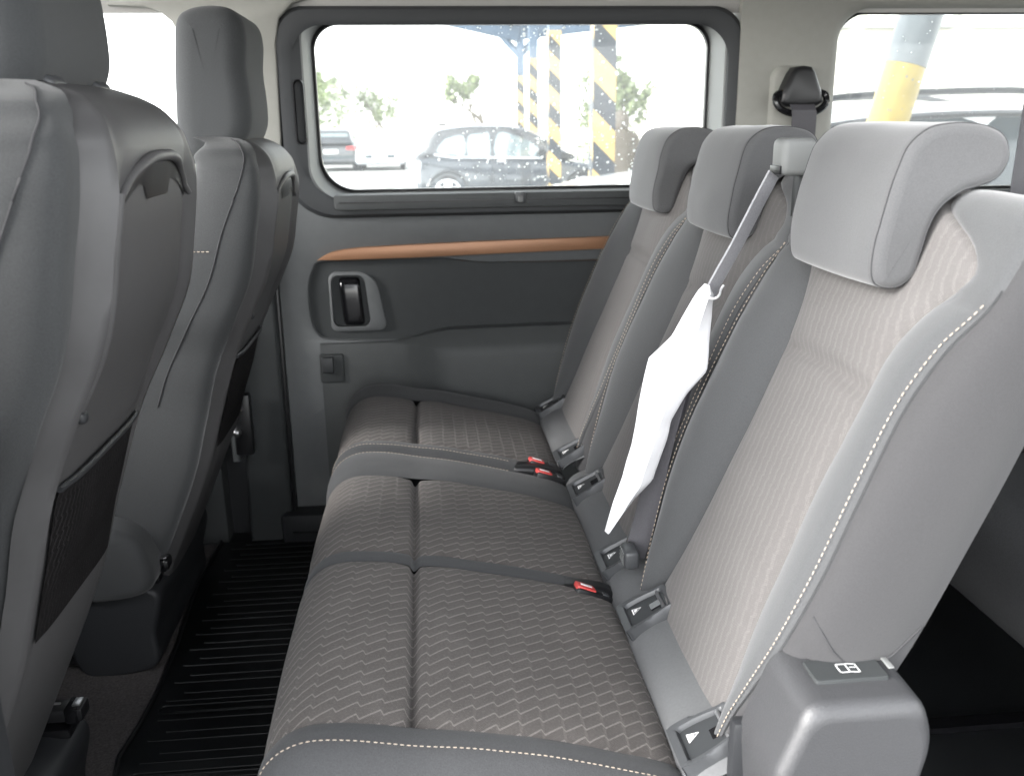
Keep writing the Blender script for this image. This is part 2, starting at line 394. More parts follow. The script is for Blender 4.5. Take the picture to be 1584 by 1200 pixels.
# armrest ledge below the inset
def ledge(xf, k):
    x = xf; e = interp([(-.10, 0), (.07, 1), (1, 1)], x); zt = .541+.031*e+ (x-.06)*.012*(x > .06)
    pr = [(WALL+.012, zt), (WALL-.004-.012*e, zt-.003*e), (WALL-.008-.038*e, zt-.034*e-.002), (WALL-.010-.046*e, zt-.044*e-.006), (WALL-.010-.05*e, zt-.07), (WALL-.010-.052*e, .40), (WALL-.008-.04*e, .22), (WALL-.004-.02*e, .08), (WALL+.01, .06)]
    y, z = pr[k]; return Vector((x, y, z)), (x, z)
V, Fc, UV = patch(ledge, lin(-.28, .95, 70), list(range(9)))
mo('armrest_ledge', V, Fc, M_['doorledge'], door, ang=28)
# inner door handle: bezel, recess, pull lever
bz = rrect(-.249, -.118, .570, .725, (.018, .022, .05, .022)); bz = [(x-(z-.57)*.16*(x > -.18)+.014*(x > -.18), z) for x, z in bz]
hb = rrect(-.243, -.153, .582, .716, .02); hb = [(x-(z-.582)*.08*(x > -.2)+.006*(x > -.2), z) for x, z in hb]
handle = mo('door_handle', *rings([[(a, WALL+.016, b) for a, b in bz], [(a, WALL+.004, b) for a, b in bz], [(a+(-.18-a)*.05, WALL+.001, b+(.648-b)*.05) for a, b in bz], [(a, WALL+.001, b) for a, b in hb], [(a, WALL+.006, b) for a, b in hb]]), M_['doorplas'], door, ang=50)
mo('recess_cup', *rings([[(a, WALL+.005, b) for a, b in hb], [((a+.198)*.93-.198, WALL+.05, (b-.65)*.93+.65) for a, b in hb]]), M_['black'], handle, ang=50)
V, Fc = round_extrude([(WALL-.004, .592), (WALL-.006, .64), (WALL-.002, .69), (WALL+.012, .709), (WALL+.024, .695), (WALL+.02, .64), (WALL+.022, .60), (WALL+.012, .588)], -.193, .027, .010)
V = [Vector((v.y+(.65-v.z)*.12*-1*-.6, v.x, v.z)) for v in V]
mo('lever', V, [tuple(reversed(f)) for f in Fc], M_['gloss'], handle)
slab('recess_back', hb, WALL+.040, WALL+.056, M_['black'], handle, bev=0)
# small latch striker block low on the door
rbox('striker_pad', (-.252, WALL-.006, .476), (.062, .026, .076), .006, M_['doordark'], door)
rbox('striker_block', (-.262, WALL-.022, .488), (.03, .018, .042), .004, M_['frame'], door)
# window surround: dark ring, pale reveal, glass
NO = 14
outer = rrect(-.338, .806, .862, 1.352, (.12, .06, .085, .075), NO)
inner = rrect(-.272, .758, .905, 1.339, (.085, .06, .06, .06), NO)
gl = rrect(-.262, .738, .908, 1.335, (.085, .06, .06, .06), NO)
def off(o, d): 
    cx, cz = .235, 1.1
    return [(a-d*(1 if a > cx else -1), b-d*(1 if b > cz else -1)) for a, b in o]
mo('window_frame', *rings([[(a, WALL+.05, b) for a, b in outer], [(a, WALL-.012, b) for a, b in outer], [(a, WALL-.022, b) for a, b in off(outer, .008)], [(a, WALL-.024, b) for a, b in off(outer, .030)], [(a, WALL-.019, b) for a, b in off(outer, .042)], [(a, WALL-.012, b) for a, b in off(inner, -.004)]]), M_['frame'], door, ang=35)
mo('window_reveal', *rings([[(a, WALL-.012, b) for a, b in off(inner, -.004)], [(a, WALL-.010, b) for a, b in inner], [(a, WALL+.075, b) for a, b in off(inner, .012)], [(a, WALL+.08, b) for a, b in off(inner, .018)], [(a, WALL+.095, b) for a, b in off(inner, .018)]]), M_['reveal'], door, ang=35)
mo('window_seal', *rings([[(a, WALL+.076, b) for a, b in off(inner, .0125)], [(a, WALL+.073, b) for a, b in off(inner, .016)], [(a, WALL+.073, b) for a, b in off(inner, .020)], [(a, WALL+.09, b) for a, b in off(inner, .020)]]), M_['black'], door, ang=35)
gp = [(a, WALL+.086, b) for a, b in off(inner, .010)]; gp2 = [(a, WALL+.090, b) for a, b in off(inner, .010)]
pane = mo('window_pane', gp+gp2, [tuple(range(len(gp))), tuple(reversed(range(len(gp), 2*len(gp))))]+[(i, (i+1) % len(gp), len(gp)+(i+1) % len(gp), len(gp)+i) for i in range(len(gp))], M_['glass'], door, smooth=False)
# raindrops on the outside of the pane
def drops(name, n, xr, zr, y, dens, parent, rmax=.0030):
    prt = []
    while len(prt) < n:
        x, z = random.uniform(*xr), random.uniform(*zr)
        if random.random() > dens(x, z): continue
        r = .0006+(rmax-.0006)*random.random()**2.8
        bm = bmesh.new(); bmesh.ops.create_icosphere(bm, subdivisions=1, radius=r)
        e = random.uniform(.8, 1.3)
        for v in bm.verts: v.co = Vector((x+v.co.x*e, y+abs(v.co.y)*.5, z+v.co.z/e))
        bm.verts.index_update(); prt.append(([v.co.copy() for v in bm.verts], [tuple(v.index for v in f.verts) for f in bm.faces])); bm.free()
    V, Fc = merge(prt); mo(name, V, Fc, M_['drop'], parent, kind='stuff')
drops('raindrops', 760, (-.1, .70), (.94, 1.325), WALL+.0905, lambda x, z: max(.03, math.exp(-((x-.33)/.22)**2)*(.45+.55*math.exp(-((z-1.0)/.12)**2)+.5*(z > 1.28))), door, .0046)
# sliding pane track with latch below the glass
tr = slab('window_track', rrect(-.218, .72, .882, .918, (.012, .01, .004, .004)), WALL-.040, WALL+.02, M_['doorledge'], door, bev=.003)
V, Fc = boxm((.26, WALL-.0405, .9005), (.93, .003, .0035)); mo('track_slot', V, Fc, M_['black'], tr, smooth=False)
lt = rbox('window_latch', (.241, WALL-.046, .907), (.026, .014, .026), .003, M_['bezel'], tr)
rbox('latch_tab', (.241, WALL-.055, .903), (.013, .006, .015), .002, M_['reveal'], lt)
# vertical grip slot in the left upright of the frame
sl = rrect(-.300, -.270, 1.040, 1.19, .014)
gs = mo('grip_slot', *rings([[(a, WALL-.022, b) for a, b in sl], [(a+(-.285-a)*.2, WALL-.030, b+(1.11-b)*.03) for a, b in sl], [(a+(-.285-a)*.35, WALL-.027, b+(1.11-b)*.05) for a, b in sl], [(a+(-.285-a)*.4, WALL-.01, b+(1.11-b)*.06) for a, b in sl], [(-.285, WALL-.009, 1.11) for a, b in sl]]), M_['black'], door, ang=50)
# top edge trim of the door, jamb strip at its front
rbox('jamb_seal', (-.377, WALL-.012, .45), (.012, .03, .88), .005, M_['black'], door)

# ---------------- cream pillar trims and quarter window
bp = root('pillar_trim', (-.43, WALL, .35), 'cream and charcoal door pillar lining behind the far front seat', 'pillar')
cr = [(-.362, 1.0), (-.340, 1.0), (-.335, 1.06), (-.330, 1.27), (-.318, 1.325), (-.285, 1.356), (-.25, 1.365), (-.70, 1.365), (-.70, 1.352), (-.62, 1.349), (-.585, 1.338), (-.562, 1.318), (-.549, 1.29), (-.545, 1.26), (-.545, 1.15), (-.56, .98), (-.5, .96)]
slab('upper_lining', cr, WALL-.028, WALL+.05, M_['cream'], bp, bev=.006)
slab('lower_lining', [(-.382, -.05), (-.378, .95), (-.40, 1.0), (-.54, 1.0), (-.56, .9), (-.50, .60), (-.49, .30), (-.50, -.05)], WALL-.04, WALL+.04, M_['doordark'], bp, bev=.012, seg=3)
slab('pillar_edge', [(-.497, .25), (-.492, .60), (-.505, .72), (-.512, .60), (-.515, .25)], WALL-.075, WALL+.02, M_['doorplas'], bp, bev=.006, seg=3)
slab('pillar_backing', [(-.64, -.06), (-.285, -.06), (-.285, 1.06), (-.64, 1.0)], WALL+.051, WALL+.06, M_['dkplastic'], bp, bev=0)
rp = root('quarter_pillar_trim', (.92, WALL, .9), 'wide cream pillar lining carrying the black belt loop', 'pillar')
NQ = 10
qi = rrect(1.058, 1.95, .90, 1.345, (.05, .05, .05, .075), NQ)
qo = rrect(.79, 2.25, .80, 1.372, (.004, .01, .01, .004), NQ)
mo('pillar_lining', *rings([[(a, WALL+.05, b) for a, b in qo], [(a, WALL-.028, b) for a, b in qo], [(a+(.02 if a < 1 else 0), WALL-.03, b) for a, b in qo], [(a-(.035 if a < 1.3 else -.03), WALL-.026, b+(.012 if b > 1.2 else -.03)) for a, b in qi], [(a-(.016 if a < 1.3 else -.01), WALL-.014, b+(.005 if b > 1.2 else -.01)) for a, b in qi], [(a-(.003 if a < 1.3 else -.003), WALL+.012, b) for a, b in qi], [(a, WALL+.04, b) for a, b in qi], [(a, WALL+.06, b) for a, b in qi]]), M_['cream'], rp, ang=60)
mo('quarter_window_seal', *rings([[(a-.004*(1 if a < 1.5 else -1), WALL+.045, b+.003*(1 if b > 1.1 else -1)) for a, b in qi], [(a+.006*(1 if a < 1.5 else -1), WALL+.043, b-.006*(1 if b > 1.1 else -1)) for a, b in qi], [(a+.006*(1 if a < 1.5 else -1), WALL+.06, b-.006*(1 if b > 1.1 else -1)) for a, b in qi]]), M_['black'], rp)
gq = [(a, WALL+.055, b) for a, b in qi]; gq2 = [(a, WALL+.059, b) for a, b in qi]
mo('quarter_window_pane', gq+gq2, [tuple(range(len(gq))), tuple(reversed(range(len(gq), 2*len(gq))))]+[(i, (i+1) % len(gq), len(gq)+(i+1) % len(gq), len(gq)+i) for i in range(len(gq))], M_['glass'], rp, smooth=False)
drops('raindrops', 150, (1.08, 1.75), (1.06, 1.335), WALL+.0595, lambda x, z: .6, rp, .0024)
# shallow raised pad round the belt loop
pad = rrect(.868, .985, .86, 1.215, .03)
mo('belt_pad', *rings([[(a, WALL-.024, b) for a, b in pad], [(a+(.926-a)*.10, WALL-.040, b+(1.04-b)*.05) for a, b in pad], [(a+(.926-a)*.20, WALL-.043, b+(1.04-b)*.08) for a, b in pad], [(.926, WALL-.043, 1.04) for a, b in pad]]), M_['cream'], rp, ang=50)
rq = root('rear_side_trim', (1.5, WALL, 0), 'dark side lining beside the third row', 'side trim')
slab('side_lining', [(.80, .0), (2.28, .0), (2.28, .90), (.80, .90)], WALL-.02, WALL+.04, M_['doordark'], rq, bev=.01)

# belt loop on the pillar
bl = root('belt_loop', (.935, WALL-.05, 1.12), 'black belt guide with webbing on the cream pillar', 'belt guide')
cap = [(.905, 1.195), (.915, 1.207), (.935, 1.210), (.955, 1.207), (.965, 1.195), (.985, 1.150), (.990, 1.125), (.975, 1.115), (.935, 1.112), (.895, 1.115), (.880, 1.125), (.885, 1.150)]
slab('guide_cap', cap, WALL-.085, WALL-.04, M_['black'], bl, bev=.012, seg=3)
ringp = crs([(.870, WALL-.075, 1.130), (.880, WALL-.078, 1.112), (.905, WALL-.080, 1.100), (.935, WALL-.082, 1.098), (.965, WALL-.080, 1.100), (.990, WALL-.078, 1.112), (1.000, WALL-.075, 1.130), (.990, WALL-.07, 1.146), (.935, WALL-.07, 1.15), (.880, WALL-.07, 1.146)], 48, True)
ringp.append(ringp[0]); mo('guide_ring', *tube(ringp, .0085, 8, False), M_['gloss'], bl)
bpth = [(.935, WALL-.082, 1.120), (.936, WALL-.094, 1.106), (.938, WALL-.094, 1.09), (.942, WALL-.085, 1.02), (.95, WALL-.07, .9), (.955, WALL-.06, .75)]
mo('webbing', *ribbon(bpth, [(1, 0, 0)]*6, .062), M_['belt'], bl)
# third-row belt crossing the quarter window
tb = root('rear_belt', (1.25, 1.9, .6), 'charcoal belt webbing slanting behind the near headrest', 'seat belt')
def sb(x0, y0, z0, x1, y1, z1, n=10): return [(x0+(x1-x0)*i/(n-1), y0+(y1-y0)*i/(n-1), z0+(z1-z0)*i/(n-1)) for i in range(n)]
mo('webbing', *ribbon(sb(1.335, 1.95, 1.30, 1.235, 1.82, .70), [(1, .25, 0)]*10, .048), M_['belt'], tb)
mo('webbing', *ribbon(sb(1.372, 1.97, 1.30, 1.285, 1.84, .70), [(1, .1, 0)]*10, .030), M_['belt'], tb)

# ================================================================== REAR SEATS
BA = math.atan(.395); SB, CB = math.sin(BA), math.cos(BA)
NB = Vector((-CB, 0, SB))
B0 = Vector((.335-.05*.395, 0, .36))
def back_rows():
    """rows along the backrest: (s, base point, normal)"""
    out = []; L = .680
    for s in [0, .004]+lin(.012, L-.02, 74):
        out.append((s, B0+Vector((SB, 0, CB))*s, NB))
    pc = B0+Vector((SB, 0, CB))*(L-.02)-NB*.045
    for a in lin(0, 90, 9)[1:]:
        nrm = (NB*math.cos(R(a))+Vector((SB, 0, CB))*math.sin(R(a))).normalized()
        out.append((L-.02+.045*math.sin(R(a))*.8, pc+nrm*.045, nrm))
    return out
ROWS = back_rows()
def z_of(s): return .36+s*CB
E_T = [(.36, .170), (.41, .160), (.50, .134), (.60, .121), (.70, .118), (.79, .124), (.85, .130), (.895, .158), (.930, .192), (.948, .180), (.962, .158), (.975, .125), (.988, .090), (1.01, .055)]
S_T = [(.36, .178), (.42, .190), (.48, .212), (.54, .232), (.62, .244), (.70, .242), (.80, .236), (.86, .240), (.90, .248), (.93, .252), (.98, .250), (1.01, .232)]
BH_T = [(.36, .012), (.45, .026), (.6, .036), (.78, .034), (.86, .022), (.91, .006), (.99, 0)]
def hw_(z): return interp2([(.36, .215), (.45, .236), (.54, .256), (.62, .264), (.9, .266), (.98, .262), (1.0, .250), (1.02, .235)], z)
def build_back(parent, yc, tagname, seed, near_edge, sides=(-1, 1)):
    rnd = random.Random(seed)
    wr = [rnd.uniform(-.004, .004) for _ in range(4)]
    def zz(r): return z_of(r[0])
    def place(r, y, f): return Vector((r[1].x, yc+y, r[1].z))+r[2]*f
    def e_(r): return interp2(E_T, zz(r))
    def s_(r): return min(interp2(S_T, zz(r)), hw_(zz(r))-.001)
    def b_(r): return interp2(BH_T, zz(r))
    def ins(i, u):
        r = ROWS[int(i)]; e = e_(r); y = -e+2*e*u; k = 2*u-1
        s = r[0]; f = .007*(1-k**4)-.0045*math.exp(-((1-abs(k))/.05)**2)
        f += .010*math.sin(math.pi*min(1, max(0, (s-.02)/.42)))*(1-abs(k)**6)          # lumbar bulge
        f -= .011*math.exp(-((s-.462-.004*math.cos(k*2))/.009)**2)*(1-abs(k)**10)                   # cross seam
        f += .006*math.exp(-((s-.53)/.05)**2)*(1-abs(k)**6)
        f += .0018*noise.noise(Vector((s*12, y*12, seed)))*(1-abs(k)**6)
        return place(r, y, f), (s*1.0+seed*.37, y+seed*.11)
    V, Fc, UV = patch(ins, list(range(len(ROWS))), lin(0, 1, 41))
    mo('backrest_insert', V, Fc, M_['jac_back'], parent, uv=UV, ang=80)
    for sd in (-1, 1):
        def bol(i, u):
            r = ROWS[int(i)]; e, st, b = e_(r), s_(r), b_(r); s = r[0]
            y = e+(st-e)*u
            f = b*(1-(1-u)**2.4)*1.0 - .12*b*max(0, u-.75)/.25 + .004*(1-abs(2*u-1)**3) - .0045*(math.exp(-(u/.07)**2)) - .003*math.exp(-((1-u)/.06)**2)
            ed = min(1, u*6)*min(1, (1-u)*6)
            f += ed*.0030*noise.noise(Vector((s*9, y*9+sd, seed+3)))+ed*.0013*noise.noise(Vector((s*55, y*18, seed+5)))*(math.exp(-((1-u)/.22)**2)+math.exp(-(u/.2)**2))
            z = zz(r); f -= .006*math.exp(-((z-.905)/.006)**2)*ed           # seam between bolster and shoulder
            return place(r, sd*y, f), (s, y)
        V, Fc, UV = patch(bol, list(range(len(ROWS))), lin(0, 1, 19))
        if sd < 0: Fc = [tuple(reversed(q)) for q in Fc]
        mo('backrest_bolster', V, Fc, M_['fab'], parent, ang=80)
        def sid(i, u):
            r = ROWS[int(i)]; st, b, hw = s_(r), b_(r), hw_(zz(r)); z = zz(r)
            p0 = (st, b*.88+.001-.0035); dep = .094*interp([(.36, .85), (.46, 1), (.99, 1)], z)
            up = max(0, r[2].z-SB)/(1-SB)
            dep = dep*(1-up*.92)
            c1 = (hw+.010, b*.80-.004); c2 = (hw+.014, -dep*.45); p3 = (hw-.012, -dep)
            v = 1-u; y = v**3*p0[0]+3*v*v*u*c1[0]+3*v*u*u*c2[0]+u**3*p3[0]; f = v**3*p0[1]+3*v*v*u*c1[1]+3*v*u*u*c2[1]+u**3*p3[1]
            y += min(1, u*6)*.0035*noise.noise(Vector((z*9, f*10, seed+9+sd)))+.0012*noise.noise(Vector((z*40, f*14, seed+4)))*math.exp(-(u/.3)**2)
            if z < .56: y -= .004*math.exp(-((z-.52+.35*(u-.5)*.3)/.006)**2)
            return place(r, sd*y, f), (z, f)
        V, Fc, UV = patch(sid, list(range(len(ROWS))), [0, .02, .05]+lin(.09, 1, 16))
        if sd < 0: Fc = [tuple(reversed(q)) for q in Fc]
        mo('backrest_side', V, Fc, M_['fabside'], parent, ang=80)
        path = []
        for r in ROWS[3:]:
            z = zz(r)
            if z > .915: break
            e, st, b = e_(r), s_(r), b_(r)
            u = .93; y = e+(st-e)*u
            path.append(place(r, sd*y, b*(1-(1-u)**2.4)*.97+.0028))
        stitch('stitching', path, M_['thread'], parent, ln=.0042, gap=.0030, r=.0006)
        if sd < 0 and seed == 1:
            def onside(z, u):
                i = min(range(len(ROWS)), key=lambda q: abs(zz(ROWS[q])-z)); v = sid(i, u)[0]; return v+Vector((0, -.0008, z-zz(ROWS[i])))
            mo('seam_or_crease_shade', *tube([onside(z, u) for z, u in ((.585, .10), (.575, .25), (.562, .42), (.55, .60), (.545, .72))], .0012, 6), M_['threaddark'], parent)  # dark tubes paint the shade in the fabric's fold creases
            mo('seam_or_crease_shade', *tube([onside(z, u) for z, u in ((.52, .60), (.545, .72), (.575, .85), (.61, .97))], .0012, 6), M_['threaddark'], parent)
        path = [place(r, sd*(s_(r)), b_(r)*.88+.0005) for r in ROWS[3:] if zz(r) < .93]
        mo('piping', *tube(path, .0006, 6), M_['threaddark'], parent)
    # rear board
    def rear(i, u):
        r = ROWS[int(i)]; hw = hw_(zz(r)); up = max(0, r[2].z-SB)/(1-SB)
        dep = .094*interp([(.36, .85), (.46, 1), (.99, 1)], zz(r))*(1-up*.92)
        y = (hw-.012)*(2*u-1); return place(r, y, -dep-.012*(1-(2*u-1)**6)), (0, 0)
    V, Fc, UV = patch(rear, list(range(len(ROWS))), lin(0, 1, 21)); Fc = [tuple(reversed(q)) for q in Fc]
    mo('backrest_rear', V, Fc, M_['fabside'], parent, ang=80)
HEAD = [(.478, .915), (.476, .945), (.482, .985), (.492, 1.030), (.503, 1.056), (.524, 1.073), (.556, 1.078), (.592, 1.073), (.612, 1.060), (.618, 1.038), (.608, 1.018), (.588, 1.010), (.568, 1.004), (.550, .990), (.539, .968), (.531, .940), (.524, .915), (.508, .903), (.488, .904)]
def build_head(parent, yc, hw=.122, dz=0.0):
    P = [(a, b+dz) for a, b in HEAD]
    V, Fc = round_extrude(P, yc, hw, .013, nr=7, n=110)
    # crown the front and the sides a little
    for v in V:
        k = (v.y-yc)/hw; v.x += .006*k*k
        q = .0022*noise.noise(Vector((v.x*16, v.y*14, v.z*16)))+.0008*noise.noise(Vector((v.x*45, v.y*45, v.z*45)))
        v.x -= q; v.z += q*.6
    hdo = mo('headrest', V, [f for f in Fc if len(f) == 4], M_['headfab'], parent, ang=80)
    n = 110; k = (len(V)-2)//n
    for base, sgn in ((0, -1), ((k-1)*n, 1)):
        loop = [V[base+i].copy() for i in range(n)]; cx = sum((p.x for p in loop))/n
        # side panel: strip bounded by the rim, built from the comma's two long edges
        bm = bmesh.new(); vs = [bm.verts.new(p) for p in loop]; f = bm.faces.new(vs)
        bmo('headrest_side', bm, M_['headfab'], hdo)
    # seam line running round both ends
    for j in (5, k-6):
        path = [V[j*n+i] for i in range(n)]; c = sum(path, Vector())/n
        path = path+[path[0]]
        mo('seam', *tube([p for p in path], .0009, 5, False), M_['threaddark'], hdo)
    for dy in (-.06, .06):
        mo('headrest_post', *tube([(.585, yc+dy, 1.02+dz), (.565, yc+dy, .96+dz)], .0065, 10), M_['chrome'], hdo)
    return hdo
# ---- cushions
CP = [(-.165, .13), (-.190, .22), (-.203, .31), (-.206, .37), (-.198, .410), (-.178, .436), (-.148, .449), (-.11, .449), (-.07, .444), (-.035, .438), (.02, .430), (.08, .416), (.14, .402), (.20, .386), (.245, .371), (.272, .355), (.285, .325), (.29, .28)]
cpts = crs([(a, b, 0) for a, b in CP], 400)
carc = [0]
for a, b in zip(cpts, cpts[1:]): carc.append(carc[-1]+(b-a).length)
def cprof(s):
    for i in range(len(carc)-1):
        if s <= carc[i+1] or i == len(carc)-2:
            t = (s-carc[i])/(carc[i+1]-carc[i]); p = cpts[i].lerp(cpts[i+1], t); d = (cpts[i+1]-cpts[i]).normalized()
            return Vector((p.x, 0, p.y)), Vector((-d.y, 0, d.x))
SG = next(carc[i] for i in range(len(cpts)) if cpts[i].x > -.035 and cpts[i].y > .4 and i > 60)   # groove arc position
SL = carc[-1]
def crow(): return sorted(set(lin(0, SL, 70)+lin(SG-.02, SG+.02, 17)))
def groove(s): return -.0125*math.exp(-((s-SG)/.0055)**2)-.004*math.exp(-((s-SG)/.022)**2)
def cushion(parent, cols, seed):
    """cols: list of (name, material, y0, y1, profile fn(k)->normal offset)"""
    for nm, mt, y0, y1, pf, gr in cols:
        rowsA = [s for s in crow() if s <= SG]+[SG]; rowsB = [SG]+[s for s in crow() if s >= SG]
        sets = ((rowsA, 'front_'+nm), (rowsB, 'rear_'+nm)) if gr else ((crow(), nm),)
        for rows, name in sets:
            def fn(s, u):
                b, n = cprof(s); y = y0+(y1-y0)*u
                f, dy = pf(u)
                f += groove(s)*(1 if gr else (.75 if nm.endswith('band') else 0))
                f += .0026*noise.noise(Vector((s*9, y*9, seed)))+.0007*noise.noise(Vector((s*50, y*50, seed)))*(0 if gr else 1)
                endf = min(1, max(0, (SL-s)/.05)); f = f if f < 0 else f*endf
                return Vector((b.x, y+dy, b.z))+n*f, (s+seed*.013, y)
            V, Fc, UV = patch(fn, rows, lin(0, 1, max(7, int(abs(y1-y0)/.009))))
            Fc = [tuple(reversed(q)) for q in Fc] if 0 else Fc
            mo(name, V, Fc, mt, parent, uv=UV, ang=80)
def puff(h, d=.0035): return lambda u: (h*(1-abs(2*u-1)**4)-d*(math.exp(-(u/.02)**2)+math.exp(-((1-u)/.02)**2)), 0)
def edge_near(u):
    return _edge(u)
def _edge(u):   # u 0 = outer low side, 1 = inner seam
    a = (1-u); return (-.0015*math.exp(-(a/.06)**2)+.004*math.sin(math.pi*min(1, a*1.2))-.020*a**3, 0)
def edge_far(u): return edge_near(1-u)
def wall(sgn, drop):
    return lambda u: (-.020-drop*(1-math.cos(u*math.pi/2)) , 0)

ds = root('passenger_bench', (.1, 1.28, 0), 'wide two-place grey rear bench seat nearest the camera', 'seat')
INS1, INS2, INS3 = (.872, 1.262), (1.298, 1.615), (1.812, 2.135)
cushion(ds, [('cushion_insert', M_['jac_seat'], INS1[0], INS1[1], puff(.0035, .0015), True), ('cushion_band', M_['cushfab'], INS1[1], INS2[0], puff(.001, .0012), False),
             ('cushion_insert', M_['jac_seat'], INS2[0], INS2[1], puff(.003, .0015), True), ('cushion_border', M_['cushfab'], INS2[1], 1.749, lambda u: (.005*math.sin(math.pi*u)-.0015*math.exp(-(u/.05)**2)-.009*max(0, (u-.8)/.2)**2, 0), False),
             ('cushion_border', M_['cushfab'], .806, INS1[0], edge_near, False)], 1)
def side_wall(parent, y, sgn, mt):
    rows = crow()
    def fn(s, u):
        b, n = cprof(s); q = u
        c = Vector((.05, 0, .2)); drop = .020+ .16*(1-math.cos(q*math.pi/2))
        p = Vector((b.x, y+sgn*((.018 if y < 1 or y > 2 else .001)*math.sin(q*math.pi/2)), b.z))+n*(-.020 if y < 1 else (-.03 if y > 2 else -.009))
        tgt = Vector((b.x*.92+.01, y, .16)); t = max(0, (q-.12)/.88)
        p = p.lerp(Vector((tgt.x, p.y, min(p.z, .18))), t**1.2)
        return p, (0, 0)
    V, Fc, UV = patch(fn, rows, lin(0, 1, 16))
    mo('cushion_side', V, Fc, mt, parent, ang=80)
M_['cushside'] = mat('cushion_side_fabric', (.085, .086, .088), .9, spec=.2, noise_amt=0.15, nscale=620, bump=0.2, bscale=620, sheen=.12)
side_wall(ds, .806, -1, M_['cushside']); side_wall(ds, 1.749, 1, M_['cushfab'])
def cstitch(parent, y, h, s0=None, s1=None):
    pth = []
    for s in crow():
        if s < (s0 if s0 is not None else .16) or s > (s1 if s1 is not None else SL-.09): continue
        b, n = cprof(s); pth.append(Vector((b.x, y, b.z))+n*(h+.0026*noise.noise(Vector((s*9, y*9, 1 if parent == ds else 2)))))
    stitch('stitching', pth, M_['thread'], parent)
    return pth
cstitch(ds, .838, edge_near((.838-.806)/.066)[0]+.0012)
pth = [p+Vector((0, -.008, -.004)) for p in cstitch(ds, 1.728, .0026, None, SL-.19)]
ss = root('single_passenger_bench', (.1, 2.01, 0), 'single grey rear seat against the far sliding door', 'seat')
cushion(ss, [('cushion_insert', M_['jac_seat'], INS3[0], INS3[1], puff(.003, .0015), True), ('cushion_border', M_['cushfab'], INS3[1], 2.245, lambda u: (.010*math.sin(math.pi*u*.8)-.0035*math.exp(-(u/.05)**2)-.03*max(0, (u-.55)/.45)**2, 0), False),
             ('cushion_border', M_['cushfab'], 1.753, INS3[0], lambda u: (.004*math.sin(math.pi*u)-.0015*math.exp(-((1-u)/.05)**2)-.009*max(0, (.3-u)/.3)**2, 0), False)], 2)
side_wall(ss, 1.753, -1, M_['cushfab']); side_wall(ss, 2.245, 1, M_['cushfab'])
cstitch(ss, 1.777, .0045, None, SL-.19)
for yc, par, sd in ((1.04, ds, 1), (1.525, ds, 2), (2.01, ss, 3)):
    build_back(par, yc, '', sd, .8)
    build_head(par, yc+.012 if sd == 1 else yc+.008, dz=(0, 0, -.004, -.006)[sd])
# ---- hinge cover between cushion and back with child-seat anchor openings
HP = crs([(.268, 0, .335), (.272, 0, .362), (.281, 0, .379), (.298, 0, .391), (.318, 0, .399), (.345, 0, .407), (.37, 0, .41)], 22)
def hinge_cover(parent, y0, y1):
    def fn(i, u):
        p = HP[int(i)]; k = 2*u-1; y = y0+(y1-y0)*u
        dip = -.006*max(0, (abs(k)-.93)/.07)**2
        return Vector((p.x, y, p.z+dip+.0012*noise.noise(Vector((y*9, i*.2, 4))))), (0, 0)
    V, Fc, UV = patch(fn, list(range(22)), lin(0, 1, 60)); Fc = [tuple(reversed(q)) for q in Fc]
    return mo('hinge_cover', V, Fc, M_['hinge'], parent, ang=80)
hc1 = hinge_cover(ds, .815, 1.735); hc2 = hinge_cover(ss, 1.80, 2.235)
